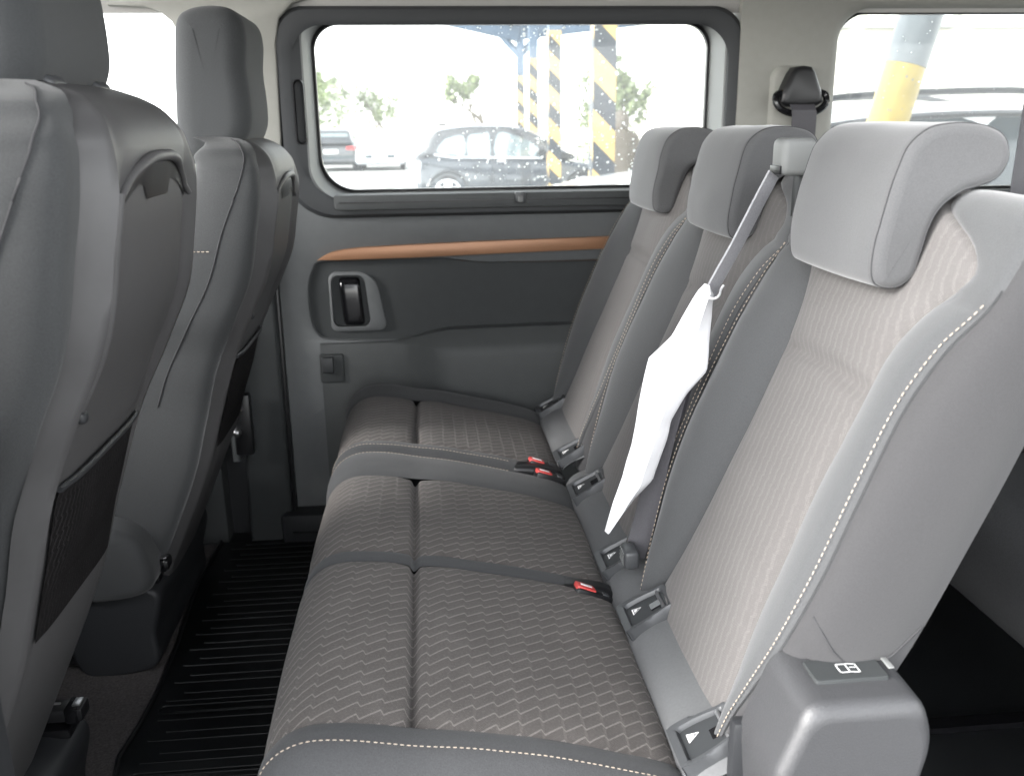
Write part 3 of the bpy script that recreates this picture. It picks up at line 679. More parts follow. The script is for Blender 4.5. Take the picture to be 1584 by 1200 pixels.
# local frame on the cover: a across (Y), b up the slope, c normal
HT = Vector((.070, 0, .040)).normalized(); HN = Vector((-HT.z, 0, HT.x))
def on_cover(y, a, b, c): return Vector((.300, y, .3945))+Vector((0, 1, 0))*a+HT*b+HN*c
def anchor(parent, y, sc=.88):
    w, h = .041*sc, .034*sc
    ol = [(-w, -.026), (-w*.92, -.034), (-w*.8, -.036), (w*.80, -.036), (w*.92, -.034), (w, -.026), (w*.98, .0), (w*.86, .030), (w*.7, .046), (-w*.7, .046), (-w*.86, .030), (-w*.98, 0)]
    ol = [(q.x, q.y) for q in crs([(a, b, 0) for a, b in ol], 56, True)]
    def sc_(f, g): return [(a*f, b*g+.002) for a, b in ol]
    L_ = [[on_cover(y, a, b, -.008) for a, b in sc_(1.05, 1.06)], [on_cover(y, a, b, .006+.004*(b < 0)) for a, b in ol], [on_cover(y, a, b, .0095) for a, b in sc_(.92, .90)], [on_cover(y, a, b, .009) for a, b in sc_(.80, .78)], [on_cover(y, a, b, .006) for a, b in sc_(.75, .73)], [on_cover(y, a, b, .002) for a, b in sc_(.72, .70)]]
    fr = mo('anchor_frame', *rings(L_), M_['bezel'], parent, ang=50)
    L_ = [[on_cover(y, a, b, .0035) for a, b in sc_(.74, .72)], [on_cover(y, 0, 0, .0035) for a, b in ol]]
    mo('anchor_plate', *rings(L_), M_['frame'], fr)
    V, Fc = merge([boxm((0, 0, 0), (.016, .014, .006)),]); V = [on_cover(y, v.y-.004, v.x+.018, v.z+.003) for v in V]
    mo('anchor_slot', V, Fc, M_['gloss'], fr, smooth=False)
    mo('anchor_rod', *tube([on_cover(y, -.026, .028, .005), on_cover(y, .026, .028, .005)], .0028, 8), M_['steel'], fr)
    # printed triangle: white outline with a filled figure
    def T(k, c): return [on_cover(y+.010*sc, a*k*sc, b*k-.010, c) for a, b in ((-.010, -.008), (.010, -.008), (.002, .010))]
    a, b = T(.85, .0042), T(.62, .0042)
    mo('triangle_symbol', a+b, [(0, 1, 4, 3), (1, 2, 5, 4), (2, 0, 3, 5)], M_['whitep'], fr, smooth=False)
    c = [on_cover(y+.010*sc+p, 0, q, .0043) for p, q in ((-.0034, -.0138), (.0036, -.0138), (.0030, -.010), (.001, -.0075), (-.0018, -.0105))]
    mo('figure_symbol', c, [(0, 1, 2, 3, 4)], M_['whitep'], fr, smooth=False)
for y in (.868, 1.155, 1.335, 1.635): anchor(ds, y)
for y in (1.835, 2.17): anchor(ss, y, .8)
# ---- buckles
def buckle(parent, loc, rot, m=None, red=True, label=None):
    Mx = Matrix.Translation(loc) @ rot.to_4x4()
    b = rbox('buckle', (0, 0, 0), (.066, .028, .040), .005, M_['black'], parent, M=Mx, label=label)
    rbox('release_button', (-.016, 0, .0175), (.034, .020, .010), .003, M_['red'], b, M=Mx)
    rbox('buckle_rim', (.018, 0, .0185), (.012, .022, .006), .002, M_['bezel'], b, M=Mx)
    rbox('button_print', (-.016, 0, .0228), (.020, .006, .0008), .0002, M_['whitep'], b, M=Mx)
    return b
from mathutils import Euler
buckle(ds, (.236, 1.258, .360), Euler((0, R(25), R(8))).to_matrix())
buckle(ds, (.236, 1.738, .366), Euler((0, R(20), R(6))).to_matrix())
buckle(ss, (.228, 1.795, .370), Euler((0, R(20), R(4))).to_matrix())
# dark wells in which buckles sit
for par, yy, xx, zz in ((ds, 1.275, .232, .372), (ss, 1.775, .225, .380)):
    V, Fc = round_extrude([(xx-.055, zz+.016), (xx+.03, zz+.004), (xx+.045, zz-.02), (xx, zz-.05), (xx-.05, zz-.02)], yy, .020, .012, n=40)
    mo('buckle_well', V, Fc, M_['black'], par)
# ---- fold-release housing at the near side with printed seat symbol
ol = [(.318, .36), (.312, .46), (.320, .515), (.338, .548), (.366, .566), (.42, .570), (.456, .566), (.476, .548), (.483, .515), (.478, .47), (.455, .40), (.44, .36)]
ol = rpoly([(.330, .33), (.318, .46), (.350, .546), (.466, .546), (.482, .50), (.450, .33)], .021, 9)
hl = []
for k in range(9):
    a = math.pi/2*k/8; sc2 = 1-.013/.085*(1-math.sin(a)); hl.append([((x-.40)*sc2+.40, .712+.015*(1-math.cos(a)), (z-.45)*sc2+.45) for x, z in ol])
hl.append([(x, .810, z) for x, z in ol])
V, Fc = rings(hl); n_ = len(ol); Fc.append(tuple(range(n_))); Fc.append(tuple(range(len(V)-n_, len(V))))
for v in V:
    if v.y > .765: pass
    else: v.z -= .006*((.765-v.y)/.05)**2
rh = mo('release_housing', V, Fc, M_['box'], ds, ang=80)
lab = rrect(-.040, .036, -.018, .018, .003, 3)
def on_box(a, b, c): return Vector((.410+a, .766+b, .5485+c))
lab = [(a, b) for a, b in lab]
V, Fc = rings([[on_box(a, b, -.006) for a, b in lab], [on_box(a, b, -.0018) for a, b in lab], [on_box(a*.98, b*.96, -.0012) for a, b in lab], [on_box(0, 0, -.0012) for a, b in lab]])
lb = mo('symbol_plate', V, Fc, M_['doordark'], rh, ang=30)
def strip2(pts, wd, name, fn, par, m):
    prt = []
    for (a, b), (c, d) in zip(pts, pts[1:]):
        dx, dy = c-a, d-b; l = math.hypot(dx, dy); nx, ny = -dy/l*wd/2, dx/l*wd/2; ex, ey = dx/l*wd/2, dy/l*wd/2
        prt.append(([fn(a-ex+nx, b-ey+ny, -.0006), fn(a-ex-nx, b-ey-ny, -.0006), fn(c+ex-nx, d+ey-ny, -.0006), fn(c+ex+nx, d+ey+ny, -.0006)], [(0, 1, 2, 3)]))
    V, Fc = merge(prt); return mo(name, V, Fc, m, par, smooth=False)
strip2([(-.010, -.007), (-.010, .007), (.0, .007), (.0, -.007), (-.010, -.007)], .0014, 'symbol_outline', on_box, lb, M_['whitep'])
strip2([(.001, .0075), (.010, .006), (.010, -.008), (.001, -.0068)], .0014, 'symbol_page', on_box, lb, M_['whitep'])
strip2([(.003, .001), (.0082, .0004)], .0012, 'symbol_line', on_box, lb, M_['whitep'])
rbox('release_edge', (.452, .766, .5505), (.006, .018, .002), .0006, M_['reveal'], rh)
# recliner link behind the housing
rbox('recliner_cover', (.36, .815, .40), (.10, .02, .12), .008, M_['dkplastic'], ds)
# underside frame of the bench
rbox('seat_base', (.06, 1.28, .10), (.34, .86, .16), .02, M_['black'], ds); rbox('seat_base', (.06, 2.0, .10), (.34, .40, .16), .02, M_['black'], ss)

# ================================================================== BELT OF THE MIDDLE SEAT, PAPER SLEEVE
sbt = root('seat_belt', (.34, 1.28, .42), 'middle seat belt running from its shoulder guide down to the hinge cover', 'seat belt')
gd = rbox('belt_guide', (.528, 1.285, 1.032), (.050, .046, .052), .010, M_['reveal'], sbt, seg=3)
rbox('guide_slot', (.5025, 1.285, 1.014), (.004, .036, .012), .001, M_['black'], gd)
rbox('guide_stalk', (.556, 1.295, .965), (.035, .040, .09), .008, M_['dkplastic'], gd)
up_ = crs([(.500, 1.285, 1.008), (.478, 1.283, .965), (.448, 1.28, .905), (.418, 1.277, .85), (.398, 1.276, .80), (.382, 1.278, .74)], 22)
mo('upper_webbing', *ribbon(up_, [Vector((.62, .55, -.35)) for i in range(22)], .030, .003), M_['beltlit'], sbt, label='upper run of webbing with light painted into its pale colour')
lo_ = crs([(.382, 1.278, .74), (.366, 1.280, .68), (.350, 1.283, .60), (.336, 1.285, .52), (.322, 1.285, .455), (.312, 1.283, .42)], 22)
mo('lower_webbing', *ribbon(lo_, [Vector((.88, -.20, -.16)) for i in range(22)], .034, .002), M_['belt'], sbt)
mo('lower_webbing', *ribbon([p+Vector((.010, .012, 0)) for p in lo_], [Vector((.85, .35, -.1)) for i in range(22)], .044, .002), M_['belt'], sbt)
tg = rbox('tongue', (.300, 1.262, .432), (.024, .042, .030), .006, M_['bezel'], sbt, seg=3)
prt = []
for i in range(4):
    for j in range(4):
        prt.append(boxm((.2878, 1.252+i*.0075, .424+j*.006), (.0012, .003, .003)))
V, Fc = merge(prt); mo('grip_dots', V, Fc, M_['reveal'], tg, smooth=False)

pap = [(.397, .858), (.404, .848), (.413, .842), (.410, .80), (.404, .765), (.402, .730), (.376, .695), (.352, .655), (.342, .61), (.326, .562), (.300, .535), (.276, .505), (.257, .482), (.268, .53), (.283, .57), (.296, .62), (.309, .68), (.322, .735), (.330, .748), (.352, .785), (.372, .82), (.388, .848)]
pr = root('paper_sleeve', (.35, 1.255, .48), 'crumpled white paper sleeve tied to the middle seat belt', 'paper')
def plin(P, n):
    out = []; m = len(P)-1
    for k in range(n):
        t = k/(n-1)*m; i = min(int(t), m-1); out.append(Vector(P[i]).lerp(Vector(P[i+1]), t-i))
    return out
def papfn(k):
    # two long edges -> grid between them
    t = k
    A = plin([(.397, .858, 0), (.388, .848, 0), (.352, .785, 0), (.318, .752, 0), (.305, .68, 0), (.296, .62, 0), (.283, .57, 0), (.268, .53, 0), (.257, .482, 0)], 60)
    Bq = [(.401, .857), (.410, .842), (.409, .81), (.405, .77), (.403, .730), (.376, .695), (.352, .655), (.346, .625), (.328, .562), (.300, .535), (.262, .486)]
    return A, Bq
A, Bq = papfn(0)
Bp = []
segn = len(Bq)-1
for k in range(60):
    t = k/59*segn; i = min(int(t), segn-1); f = t-i; Bp.append(Vector((Bq[i][0]+(Bq[i+1][0]-Bq[i][0])*f, Bq[i][1]+(Bq[i+1][1]-Bq[i][1])*f, 0)))
def pf(i, u):
    a, b = A[int(i)], Bp[int(i)]; p = a.lerp(b, u); fold = abs(u-.55)
    y = 1.238+.030*fold-.010*(i/59)+.006*noise.noise(Vector((p.x*12, p.y*9, 3)))+.012*abs(((p.y*7+p.x*3) % 1)-.5)
    return Vector((p.x, y, p.y)), (0, 0)
V, Fc, UV = patch(pf, list(range(60)), lin(0, 1, 15))
n0 = len(V); V2 = [v+Vector((.002, .0022, 0)) for v in V]; 
Fc2 = [tuple(n0+i for i in reversed(q)) for q in Fc]
rim = [(i*15, (i+1)*15) for i in range(59)]+[((i+1)*15+14, i*15+14) for i in range(59)]
mo('sheet', V+V2, Fc+Fc2+[(a, b, b+n0, a+n0) for a, b in rim], M_['paper'], pr, ang=35)
mo('tie', *tube(crs([(.395, 1.250, .842), (.404, 1.235, .840), (.414, 1.24, .843), (.424, 1.262, .848), (.430, 1.27, .852)], 14), .0018, 7), M_['paper'], pr)

# ================================================================== FRONT SEATS
def front_seat(yc, dx, dz, label, near):
    rt = root('front_seat', (-.55+dx, yc, 0), label, 'seat', 'front seats')
    XB = [(.05, -.675), (.12, -.650), (.26, -.585), (.48, -.487), (.60, -.450), (.71, -.415), (.80, -.372), (.88, -.335), (.96, -.318), (1.02, -.308), (1.06, -.308), (1.09, -.318), (1.115, -.345), (1.128, -.385)]
    HWs = [(.05, .15), (.15, .165), (.40, .175), (.60, .18), (.72, .195), (.82, .225), (.95, .240), (1.03, .236), (1.07, .22), (1.10, .195), (1.128, .15)]
    def xb(z): 
        # smooth interpolation
        return interp2(XB, z)
    def sect(z, n=64):
        h = interp(HWs, z); x = xb(z); th = interp([(.05, .10), (.5, .15), (.8, .155), (1.0, .12), (1.09, .09), (1.128, .03)], z)
        wing = interp([(.05, 0), (.45, 0), (.6, .03), (.8, .045), (.92, .03), (1.03, 0), (1.2, 0)], z)
        return h, x, th, wing
    rows = lin(.06, 1.06, 52)+lin(1.065, 1.127, 14)
    # rear hard shell: covers the back face, k from -1..1 across
    def shell(z, k):
        h, x, th, wg = sect(z); hs = h*interp([(0, .985), (.7, .985), (.86, .92), (.95, .86), (1.05, .82), (1.2, .74)], z)
        y = hs*k; a = abs(k)
        f = -.004*a**6*6 - .020*a**8
        # raised rim inside the edge, following the outline
        f += .010*math.exp(-((a-.80)/.045)**2)*interp([(.05, .2), (.5, .5), (.7, 1), (1.02, 1), (1.07, .6), (1.2, .2)], z)
        # recessed main field
        f -= .008*(1-min(1, max(0, (a-.66)/.06)))*interp([(.05, 0), (.74, .2), (.8, 1), (1.03, 1), (1.055, 0), (1.2, 0)], z)
        return Vector((x+f+dx, yc+y, z+dz)), (z, y)
    V, Fc, UV = patch(shell, rows, lin(-1, 1, 61))
    sh = mo('back_shell', V, Fc, M_['shell'], rt, ang=60)
    # upholstered bolsters and front around the shell
    def uph(z, u):
        h, x, th, wg = sect(z); hs = h*interp([(0, .985), (.7, .985), (.86, .92), (.95, .86), (1.05, .82), (1.2, .74)], z)
        # path: rear edge near side -> out -> front -> out -> rear edge
        ps = [(-hs*.98, -.024), (-h*.95, -.018-.01), (-h*1.0, -.055), (-h*1.0, -.055-th*.45), (-h*.92, -.04-th*.95-wg), (-h*.70, -.04-th-wg*.8), (-h*.45, -.04-th), (0, -.04-th), (h*.45, -.04-th), (h*.70, -.04-th-wg*.8), (h*.92, -.04-th*.95-wg), (h, -.055-th*.45), (h, -.055), (h*.95, -.028), (hs*.98, -.024)]
        if z > 1.085: ps[0] = (-hs*.98, -.02*(1.127-z)/.042-.004); ps[-1] = (hs*.98, ps[0][1])
        cs = crs([(a, b, 0) for a, b in ps], 61); t = min(59.999, max(0, u*60)); q = cs[int(t)].lerp(cs[int(t)+1], t-int(t))
        return Vector((x+q.y+dx, yc+q.x, z+dz)), (z, u)
    uphf = uph
    V, Fc, UV = patch(uph, rows, lin(0, 1, 61)); Fc = [tuple(reversed(q)) for q in Fc]
    mo('upholstery', V, Fc, M_['frontfab'], rt, ang=60)
    # close the top
    top = [uph(1.127, i/60)[0] for i in range(61)]; c = sum(top, Vector())/61+Vector((0, 0, .004))
    mo('top_cover', top+[c], [(i, i+1, 61) for i in range(60)]+[(60, 0, 61)], M_['shell'], rt)
    # side seam
    for sd in (-1, 1):
        SU = [(.60, .215), (.80, .195), (.955, .18), (1.048, .143), (1.09, .10), (1.127, .04)]
        pth = [uphf(z, .5+sd*(.5-interp2(SU, z)))[0]+Vector((0, sd*.0006, .0004)) for z in rows if .62 < z < 1.126]
        mo('seam_or_crease_shade', *tube(pth, .0015, 6), M_['threaddark'], rt)
        zr = .955 if near else .93
        pth = [uph(zr, .5+sd*(.5-t))[0]+Vector((0, sd*.0012, .0015)) for t in lin(.20, .36, 12)]
        stitch('stitching', pth, M_['thread'], rt, ln=.005, gap=.003, r=.001)
    # arched recess with a hook notch at the shell's head
    arch = []
    for k in lin(-1, 1, 25):
        z = 1.052-.050*abs(k)**3.0; z2 = z; p, _ = shell(z, k*.70); arch.append(p+Vector((.002, 0, 0)))
    mo('arch_lip', *tube(arch, [.0035+.003*(1-abs(k)**2) for k in lin(-1, 1, 25)], 12), M_['shell'], sh)
    ntc = []
    V, Fc = [], []
    for (k0, k1, za, zb) in ((-.56, .56, 1.040, 1.030),):
        g = []
        for k in lin(-1, 1, 21):
            z1 = 1.044-.030*abs(k)**3; z0 = z1-.016-(.020 if abs(k) < .30 else (.020*max(0, (.42-abs(k))/.12)))
            a, _ = shell(z1, k*.66); b, _ = shell(z0, k*.66); g.append((a+Vector((.0015, 0, 0)), b+Vector((.0015, 0, 0))))
        for a, b in g: V += [a, b]
        Fc = [(2*i, 2*i+1, 2*i+3, 2*i+2) for i in range(20)]
    mo('hook_recess', V, Fc, M_['black'], sh, ang=80)
    # raised guide rails down the shell that end in a dark foot
    for sd in (-1,):
        pth = [shell(z, sd*.70)[0]+Vector((.0005, 0, 0)) for z in lin(1.02, .80, 20)]
        rl = mo('shell_rail', *tube(pth, [.0055]*17+[.005, .0045, .003], 12), M_['shell'], sh)
        p = shell(.795, sd*.70)[0]
        rbox('rail_foot', tuple(p+Vector((.004, 0, .0))), (.010, .016, .014), .005, M_['dkplastic'], rl, seg=3)
    # seat-back pocket of dark woven cloth with a slanting top edge
    def pk(i, k):
        t = i; zt = .72-.08*(1-k)*.5*(1 if 1 else 0)-.02*abs(k)
        zt = .712
        z = zt+(.525-zt)*t; p, q = shell(z, -.03+k*.70); b = .008*math.sin(math.pi*min(1, t*1.2+.12))*(1-k**4)+.004
        return p+Vector((b, 0, 0)), (z, p.y)
    V, Fc, UV = patch(pk, lin(0, 1, 30), lin(-1, 1, 31)); Fc = [tuple(reversed(q)) for q in Fc]
    po = mo('back_pocket', V, Fc, M_['jac_dark'], rt, uv=UV, ang=80)
    mo('pocket_hem', *tube([pk(0, k)[0]+Vector((.001, 0, .002)) for k in lin(-1, 1, 30)], .004, 8), M_['dkplastic'], po)
    # headrest
    hr = crs([(-.345, 1.150, 0), (-.340, 1.20, 0), (-.343, 1.26, 0), (-.338, 1.315, 0), (-.347, 1.350, 0), (-.378, 1.366, 0), (-.428, 1.363, 0), (-.458, 1.342, 0), (-.468, 1.28, 0), (-.475, 1.20, 0), (-.478, 1.13, 0), (-.465, 1.097, 0), (-.43, 1.085, 0), (-.38, 1.10, 0)], 40, True)
    V, Fc = round_extrude([(q.x+dx-(.038 if near else .012), q.y+dz-(.012 if near else .012)) for q in hr], yc, .128, .038, nr=8, n=96)
    for v in V: v.x -= .012*((v.y-yc)/.128)**2*0
    h = mo('headrest', V, Fc, M_['fronthead'], rt, ang=80)
    for s in (-.07, .07): mo('headrest_post', *tube([(-.41+dx, yc+s, 1.13+dz), (-.40+dx, yc+s, 1.09+dz)], .008, 10), M_['chrome'], h)
    for s in (-.07, .07):
        V, Fc = round_extrude([(-.424+dx, 1.118+dz), (-.384+dx, 1.118+dz), (-.380+dx, 1.130+dz), (-.402+dx, 1.138+dz), (-.426+dx, 1.130+dz)], yc+s, .02, .006, n=24); mo('post_collar', V, Fc, M_['bezel'], h)
    # cushion, plinth and steel rails
    V, Fc = round_extrude([(-.60+dx, .33+dz), (-.66+dx, .40+dz), (-.9+dx, .42+dz), (-1.08+dx, .43+dz), (-1.12+dx, .38+dz), (-1.08+dx, .29+dz), (-.8+dx, .25+dz), (-.62+dx, .26+dz)], yc, .245, .022, nr=6, n=70)
    mo('seat_cushion', V, Fc, M_['frontfab'], rt, ang=80)
    rbox('plinth', (-.86, yc, .115), (.36, .40, .20), .03, M_['black'], rt, seg=3)
    for s in (-.17, .17):
        rl = rbox('slide_rail', (-.82, yc+s, .235), (.56, .034, .022), .004, M_['black'], rt)
        rbox('rail_edge', (-.825, yc+s, .2475), (.50, .004, .003), .001, M_['steel'], rl)
        rbox('rail_end', (-.556, yc+s, .234), (.022, .036, .026), .004, M_['gloss'], rl)
        rbox('rail_clip', (-.550, yc+s, .2485), (.012, .020, .003), .001, M_['steel'], rl)
        rbox('rail_lower', (-.82, yc+s, .206), (.52, .040, .016), .003, M_['gloss'], rl)
    V, Fc = round_extrude([(-.56, .19), (-.572, .10), (-.585, .02), (-.72, .01), (-.74, .12), (-.66, .20)], yc, .215, .012, nr=5, n=50)
    mo('plinth_cover', V, Fc, M_['dkplastic'], rt, ang=80)
    return rt
front_seat(1.075, .018, 0.0, 'nearer dark grey front seat cut by the left picture edge', True)
front_seat(1.90, .040, -.062, 'farther dark grey front seat whole headrest against the bright window', False)
# belt anchor by the far front seat
ba = root('belt_anchor', (-.47, 2.22, .30), 'black belt anchor bolted low beside the far front seat', 'belt anchor')
rbox('anchor_bracket', (-.475, 2.235, .36), (.045, .03, .16), .006, M_['black'], ba)
mo('webbing', *ribbon([(-.49, 2.215, .40), (-.50, 2.21, .50), (-.505, 2.215, .62)], [(1, 0, .1)]*3, .046), M_['belt'], ba)
V, Fc = merge([tube([(-.508+.005*i, 2.2065, .405+.004*(i % 2)), (-.508+.005*i, 2.2055, .425)], .0007, 4) for i in range(8)]+[tube([(-.512, 2.206, .405+.005*j), (-.47, 2.206, .405+.005*j)], .0007, 4) for j in range(4)])
mo('stitching', V, Fc, M_['thread'], ba, kind='stuff')
bm = bmesh.new(); bmesh.ops.create_uvsphere(bm, u_segments=14, v_segments=8, radius=.012, matrix=Matrix.Translation((-.488, 2.212, .345)))
bmo('bolt', bm, M_['steel'], ba)
# far front door seen between the seats
fd = root('front_door', (-.95, WALL, 0), 'far front door lining seen between the two front seats', 'door')
slab('lower_panel', [(-1.5, -.05), (-.56, -.05), (-.565, .97), (-1.5, .97)], WALL-.01, WALL+.05, M_['doorledge'], fd, bev=.01)
V, Fc = round_extrude([(WALL-.01, .64), (WALL-.05, .635), (WALL-.075, .615), (WALL-.07, .575), (WALL-.02, .56), (WALL+.01, .56)], -.95, .34, .03, n=40)
mo('armrest', [Vector((v.y, v.x, v.z)) for v in V], [tuple(reversed(f)) for f in Fc], M_['doorplas'], fd)
fg = rrect(-1.5, -.56, .97, 1.345, (.02, .03, .06, .03), 6)
mo('window_pane', [(a, WALL+.03, b) for a, b in fg]+[(a, WALL+.034, b) for a, b in fg], [tuple(range(len(fg))), tuple(reversed(range(len(fg), 2*len(fg))))], M_['glass'], fd, smooth=False)

# ================================================================== FLOOR MAT
fm = root('floor_mat', (-.3, 1.6, .0), 'black ribbed rubber mat on the floor before the rear seats', 'mat')
mo_ol = [(-.575, 2.29), (-.585, 2.05), (-.565, 1.78), (-.560, 1.62), (-.566, 1.50), (-.575, 1.42), (-.562, 1.36), (-.57, .80), (.10, .80), (.10, 2.29)]
ms = slab('mat_sheet', [(a, b) for a, b in mo_ol], .012, -.003, M_['mat'], fm, bev=.004, plane='XY')
mo('mat_rim', *tube([Vector((a, b, .013)) for a, b in mo_ol[:8]], .0045, 8), M_['mat'], fm)
y = .86; i = 0
ribm = None
while y < 2.27:
    x0 = -.535+(.03 if i % 2 else 0)+random.uniform(-.004, .004)
    V, Fc = tube([(x0, 0, .0), (x0+.01, 0, -.0011), (.08, 0, -.0011)], .0019, 6)
    o = mo('rib', [Vector((v.x, v.y+y, v.z+.0125)) for v in V], Fc, M_['mat'], fm); y += .024+.012*(i % 2); i += 1
for y in (.98, 1.16, 1.36, 1.55):
    p = [(q[0], q[1]+y, .0135) for q in rrect(-.54, .06, -.012, .012, .011, 5)]; mo('rib_loop', *tube(p+[p[0]], .0018, 6, False), M_['mat'], fm)
# door sill by the far door
sill = root('door_sill', (-.1, 2.29, 0), 'black plastic step edge along the far sliding door', 'sill')
rbox('sill_panel', (-.05, 2.30, .045), (.72, .07, .09), .015, M_['dkplastic'], sill)
rbox('sill_strip', (-.05, 2.262, .040), (.66, .006, .006), .002, M_['mat'], sill)

# ================================================================== THIRD ROW (behind, at the right edge)
t3 = root('third_row_seat', (1.25, 1.6, 0), 'dark third-row bench glimpsed behind the near backrest at the right edge', 'seat')
V, Fc = round_extrude([(.985, .22), (.965, .33), (.985, .40), (1.05, .425), (1.25, .415), (1.45, .38), (1.47, .30), (1.3, .2), (1.1, .18)], 1.58, .60, .05, nr=6, n=80)
M_['dark3'] = mat('dark_seat_fabric', (.050, .051, .053), .9, spec=.2, noise_amt=.15, nscale=300, bump=.4, bscale=600)
mo('cushion', V, Fc, M_['dark3'], t3, ang=80)
V, Fc = round_extrude([(1.36, .40), (1.30, .46), (1.34, .60), (1.40, .75), (1.46, .93), (1.52, .95), (1.58, .92), (1.52, .6), (1.47, .42)], 1.58, .60, .05, nr=6, n=80)
mo('backrest', V, Fc, M_['cushfab'], t3, ang=80)
buckle(t3, (1.225, 1.66, .430), Euler((0, R(-10), 0)).to_matrix())
sr = root('rear_floor_rail', (.95, 1.2, 0), 'thin black seat rail on the floor behind the bench', 'rail')
mo('rail_bar', *boxm((1.0, 1.35, .006), (1.4, .03, .012)), M_['gloss'], sr, smooth=False)
prt = [tube([(.56+.07*i, 1.12+.008*i, -.004), (.56+.07*i, 1.12+.008*i, -.001)], .0035, 8) for i in range(7)]
V, Fc = merge(prt); mo('rail_studs', V, Fc, M_['chrome'], sr)

# ================================================================== OUTSIDE
GZ = -.5
V, Fc = boxm((0, 60, GZ-.05), (400, 400, .1)); struct(mo('ground', V, Fc, M_['asphalt'], smooth=False))
V, Fc = boxm((0, -4.2, GZ+.002), (30, 13.6, .008)); struct(mo('bounce_cut_sheet', V, Fc, mat('dark_bounce_cut', (.055, .055, .056), .9, noise_amt=.2, nscale=3), smooth=False))  # unseen dark sheet added to cut light bouncing up into the van
M_['yellow'] = mat('yellow_paint', (.36, .245, .085), .5, noise_amt=.12, nscale=6)
M_['yellowp'] = mat('post_yellow', (.33, .235, .022), .4, noise_amt=.2, nscale=9)
M_['stripe'] = mat('black_paint', (.018, .022, .028), .5, noise_amt=.2, nscale=6)
M_['blue'] = mat('blue_steel', (.045, .07, .105), .5, noise_amt=.15, nscale=4)
M_['greypost'] = mat('grey_paint', (.10, .115, .125), .4, noise_amt=.15, nscale=8)
M_['render'] = mat('pale_render', (.62, .60, .53), .9, noise_amt=.04, nscale=1.5)
M_['cargrey'] = mat('car_graphite', (.026, .032, .040), .35, metal=.2, coat=1)
M_['carblack'] = mat('car_black', (.015, .017, .02), .3, coat=1)
M_['carwhite'] = mat('car_white', (.78, .79, .80), .3, coat=1)
M_['carsilver'] = mat('car_silver', (.52, .55, .60), .35, metal=.3, coat=1)
M_['tyre'] = mat('tyre', (.02, .02, .022), .85)
M_['rim'] = mat('alloy', (.65, .66, .68), .35, metal=.6)
M_['cglass'] = mat('car_glass', (.20, .24, .25), .06, metal=.55, spec=.8)
M_['cglassd'] = mat('car_glass_dark', (.03, .04, .045), .06, spec=.8)
M_['tail'] = mat('tail_lamp', (.5, .03, .03), .2)
M_['lampc'] = mat('clear_lamp', (.7, .72, .75), .1)
M_['coat'] = mat('beige_coat', (.045, .038, .030), .9, noise_amt=.1, nscale=12)
M_['leaf'] = mat('leaf', (.11, .14, .06), .7, noise_amt=.4, nscale=5)
M_['bark'] = mat('bark', (.10, .085, .07), .95, noise_amt=.3, nscale=12)
M_['rail'] = mat('rail_steel', (.33, .33, .31), .5, noise_amt=.15, nscale=5)

def column(x, y, w, ztop, stripe_top, first, label, period=.52):
    rt = root('striped_column', (x, y, GZ), label, 'column', 'striped steel columns')
    h = w/2
    V, Fc = boxm((x, y, (GZ+ztop)/2), (w, w, ztop-GZ)); mo('column_shaft', V, Fc, M_['blue'], rt, smooth=False)
    # yellow wrap, then black diagonal bands as raised paint sheets on all four faces
    V, Fc = boxm((x, y, (GZ+.02+stripe_top)/2), (w+.008, w+.008, stripe_top-GZ-.02)); mo('yellow_wrap', V, Fc, M_['yellow'], rt, smooth=False)
    o = h+.0065; z = first; sl = w*1.05
    while z > GZ-.6:
        prt = []
        for (ax, ay) in ((0, -1), (1, 0), (0, 1), (-1, 0)):
            tx, ty = -ay, ax                        # along the face, left to right seen from outside
            def q(k, zz): return Vector((x+ax*o+tx*k*o, y+ay*o+ty*k*o, max(GZ+.03, min(stripe_top, zz))))
            zz = [q(-1, z), q(1, z-sl), q(1, z-sl-period*.48), q(-1, z-period*.48)]
            if max(p.z for p in zz)-min(p.z for p in zz) < .03: continue
            prt.append((zz, [(0, 1, 2, 3)]))
        if prt:
            V, Fc = merge(prt); mo('stripe', V, Fc, M_['stripe'], rt, smooth=False)
        z -= period
    return rt
column(1.655, 8.5, .195, 4.6, 3.3, 3.02, 'nearest striped column, widest, right of the dark hatchback')
column(2.21, 15.5, .195, 4.6, 2.52, 2.48, 'striped column standing in front of the dark hatchback')
column(2.59, 21.5, .195, 4.6, 2.50, 2.44, 'third striped column, rising behind the hatchback roof')
column(2.67, 25.0, .195, 4.6, 2.30, 2.24, 'farthest striped column, thinnest, carrying the knee braces')
cb = root('canopy_beam', (2.6, 18, 3.4), 'blue steel canopy beams over the striped columns', 'beam')
rbox('long_beam', (2.4, 16.5, 3.72), (.22, 19, .34), .01, M_['blue'], cb)
V, Fc = merge([tube([(2.66, 25, 2.75), (2.05, 25, 3.42)], .09, 4), tube([(2.66, 25, 2.75), (3.27, 25, 3.42)], .09, 4)]); 
mo('knee_brace', *tube([(2.66, 25, 2.80), (2.10, 25, 3.40)], .10, 4), M_['blue'], cb); mo('knee_brace', *tube([(2.66, 25, 2.80), (3.22, 25, 3.40)], .10, 4), M_['blue'], cb)
rbox('cross_beam', (0, 0, 0), (3.4, .25, .60), .01, M_['blue'], cb, M=Matrix.Translation((1.0, 25, 3.80)) @ Matrix.Rotation(R(12), 4, 'Y')); rbox('cross_beam', (0, 0, 0), (3.6, .25, .60), .01, M_['blue'], cb, M=Matrix.Translation((4.45, 25, 3.68)) @ Matrix.Rotation(R(-6), 4, 'Y'))

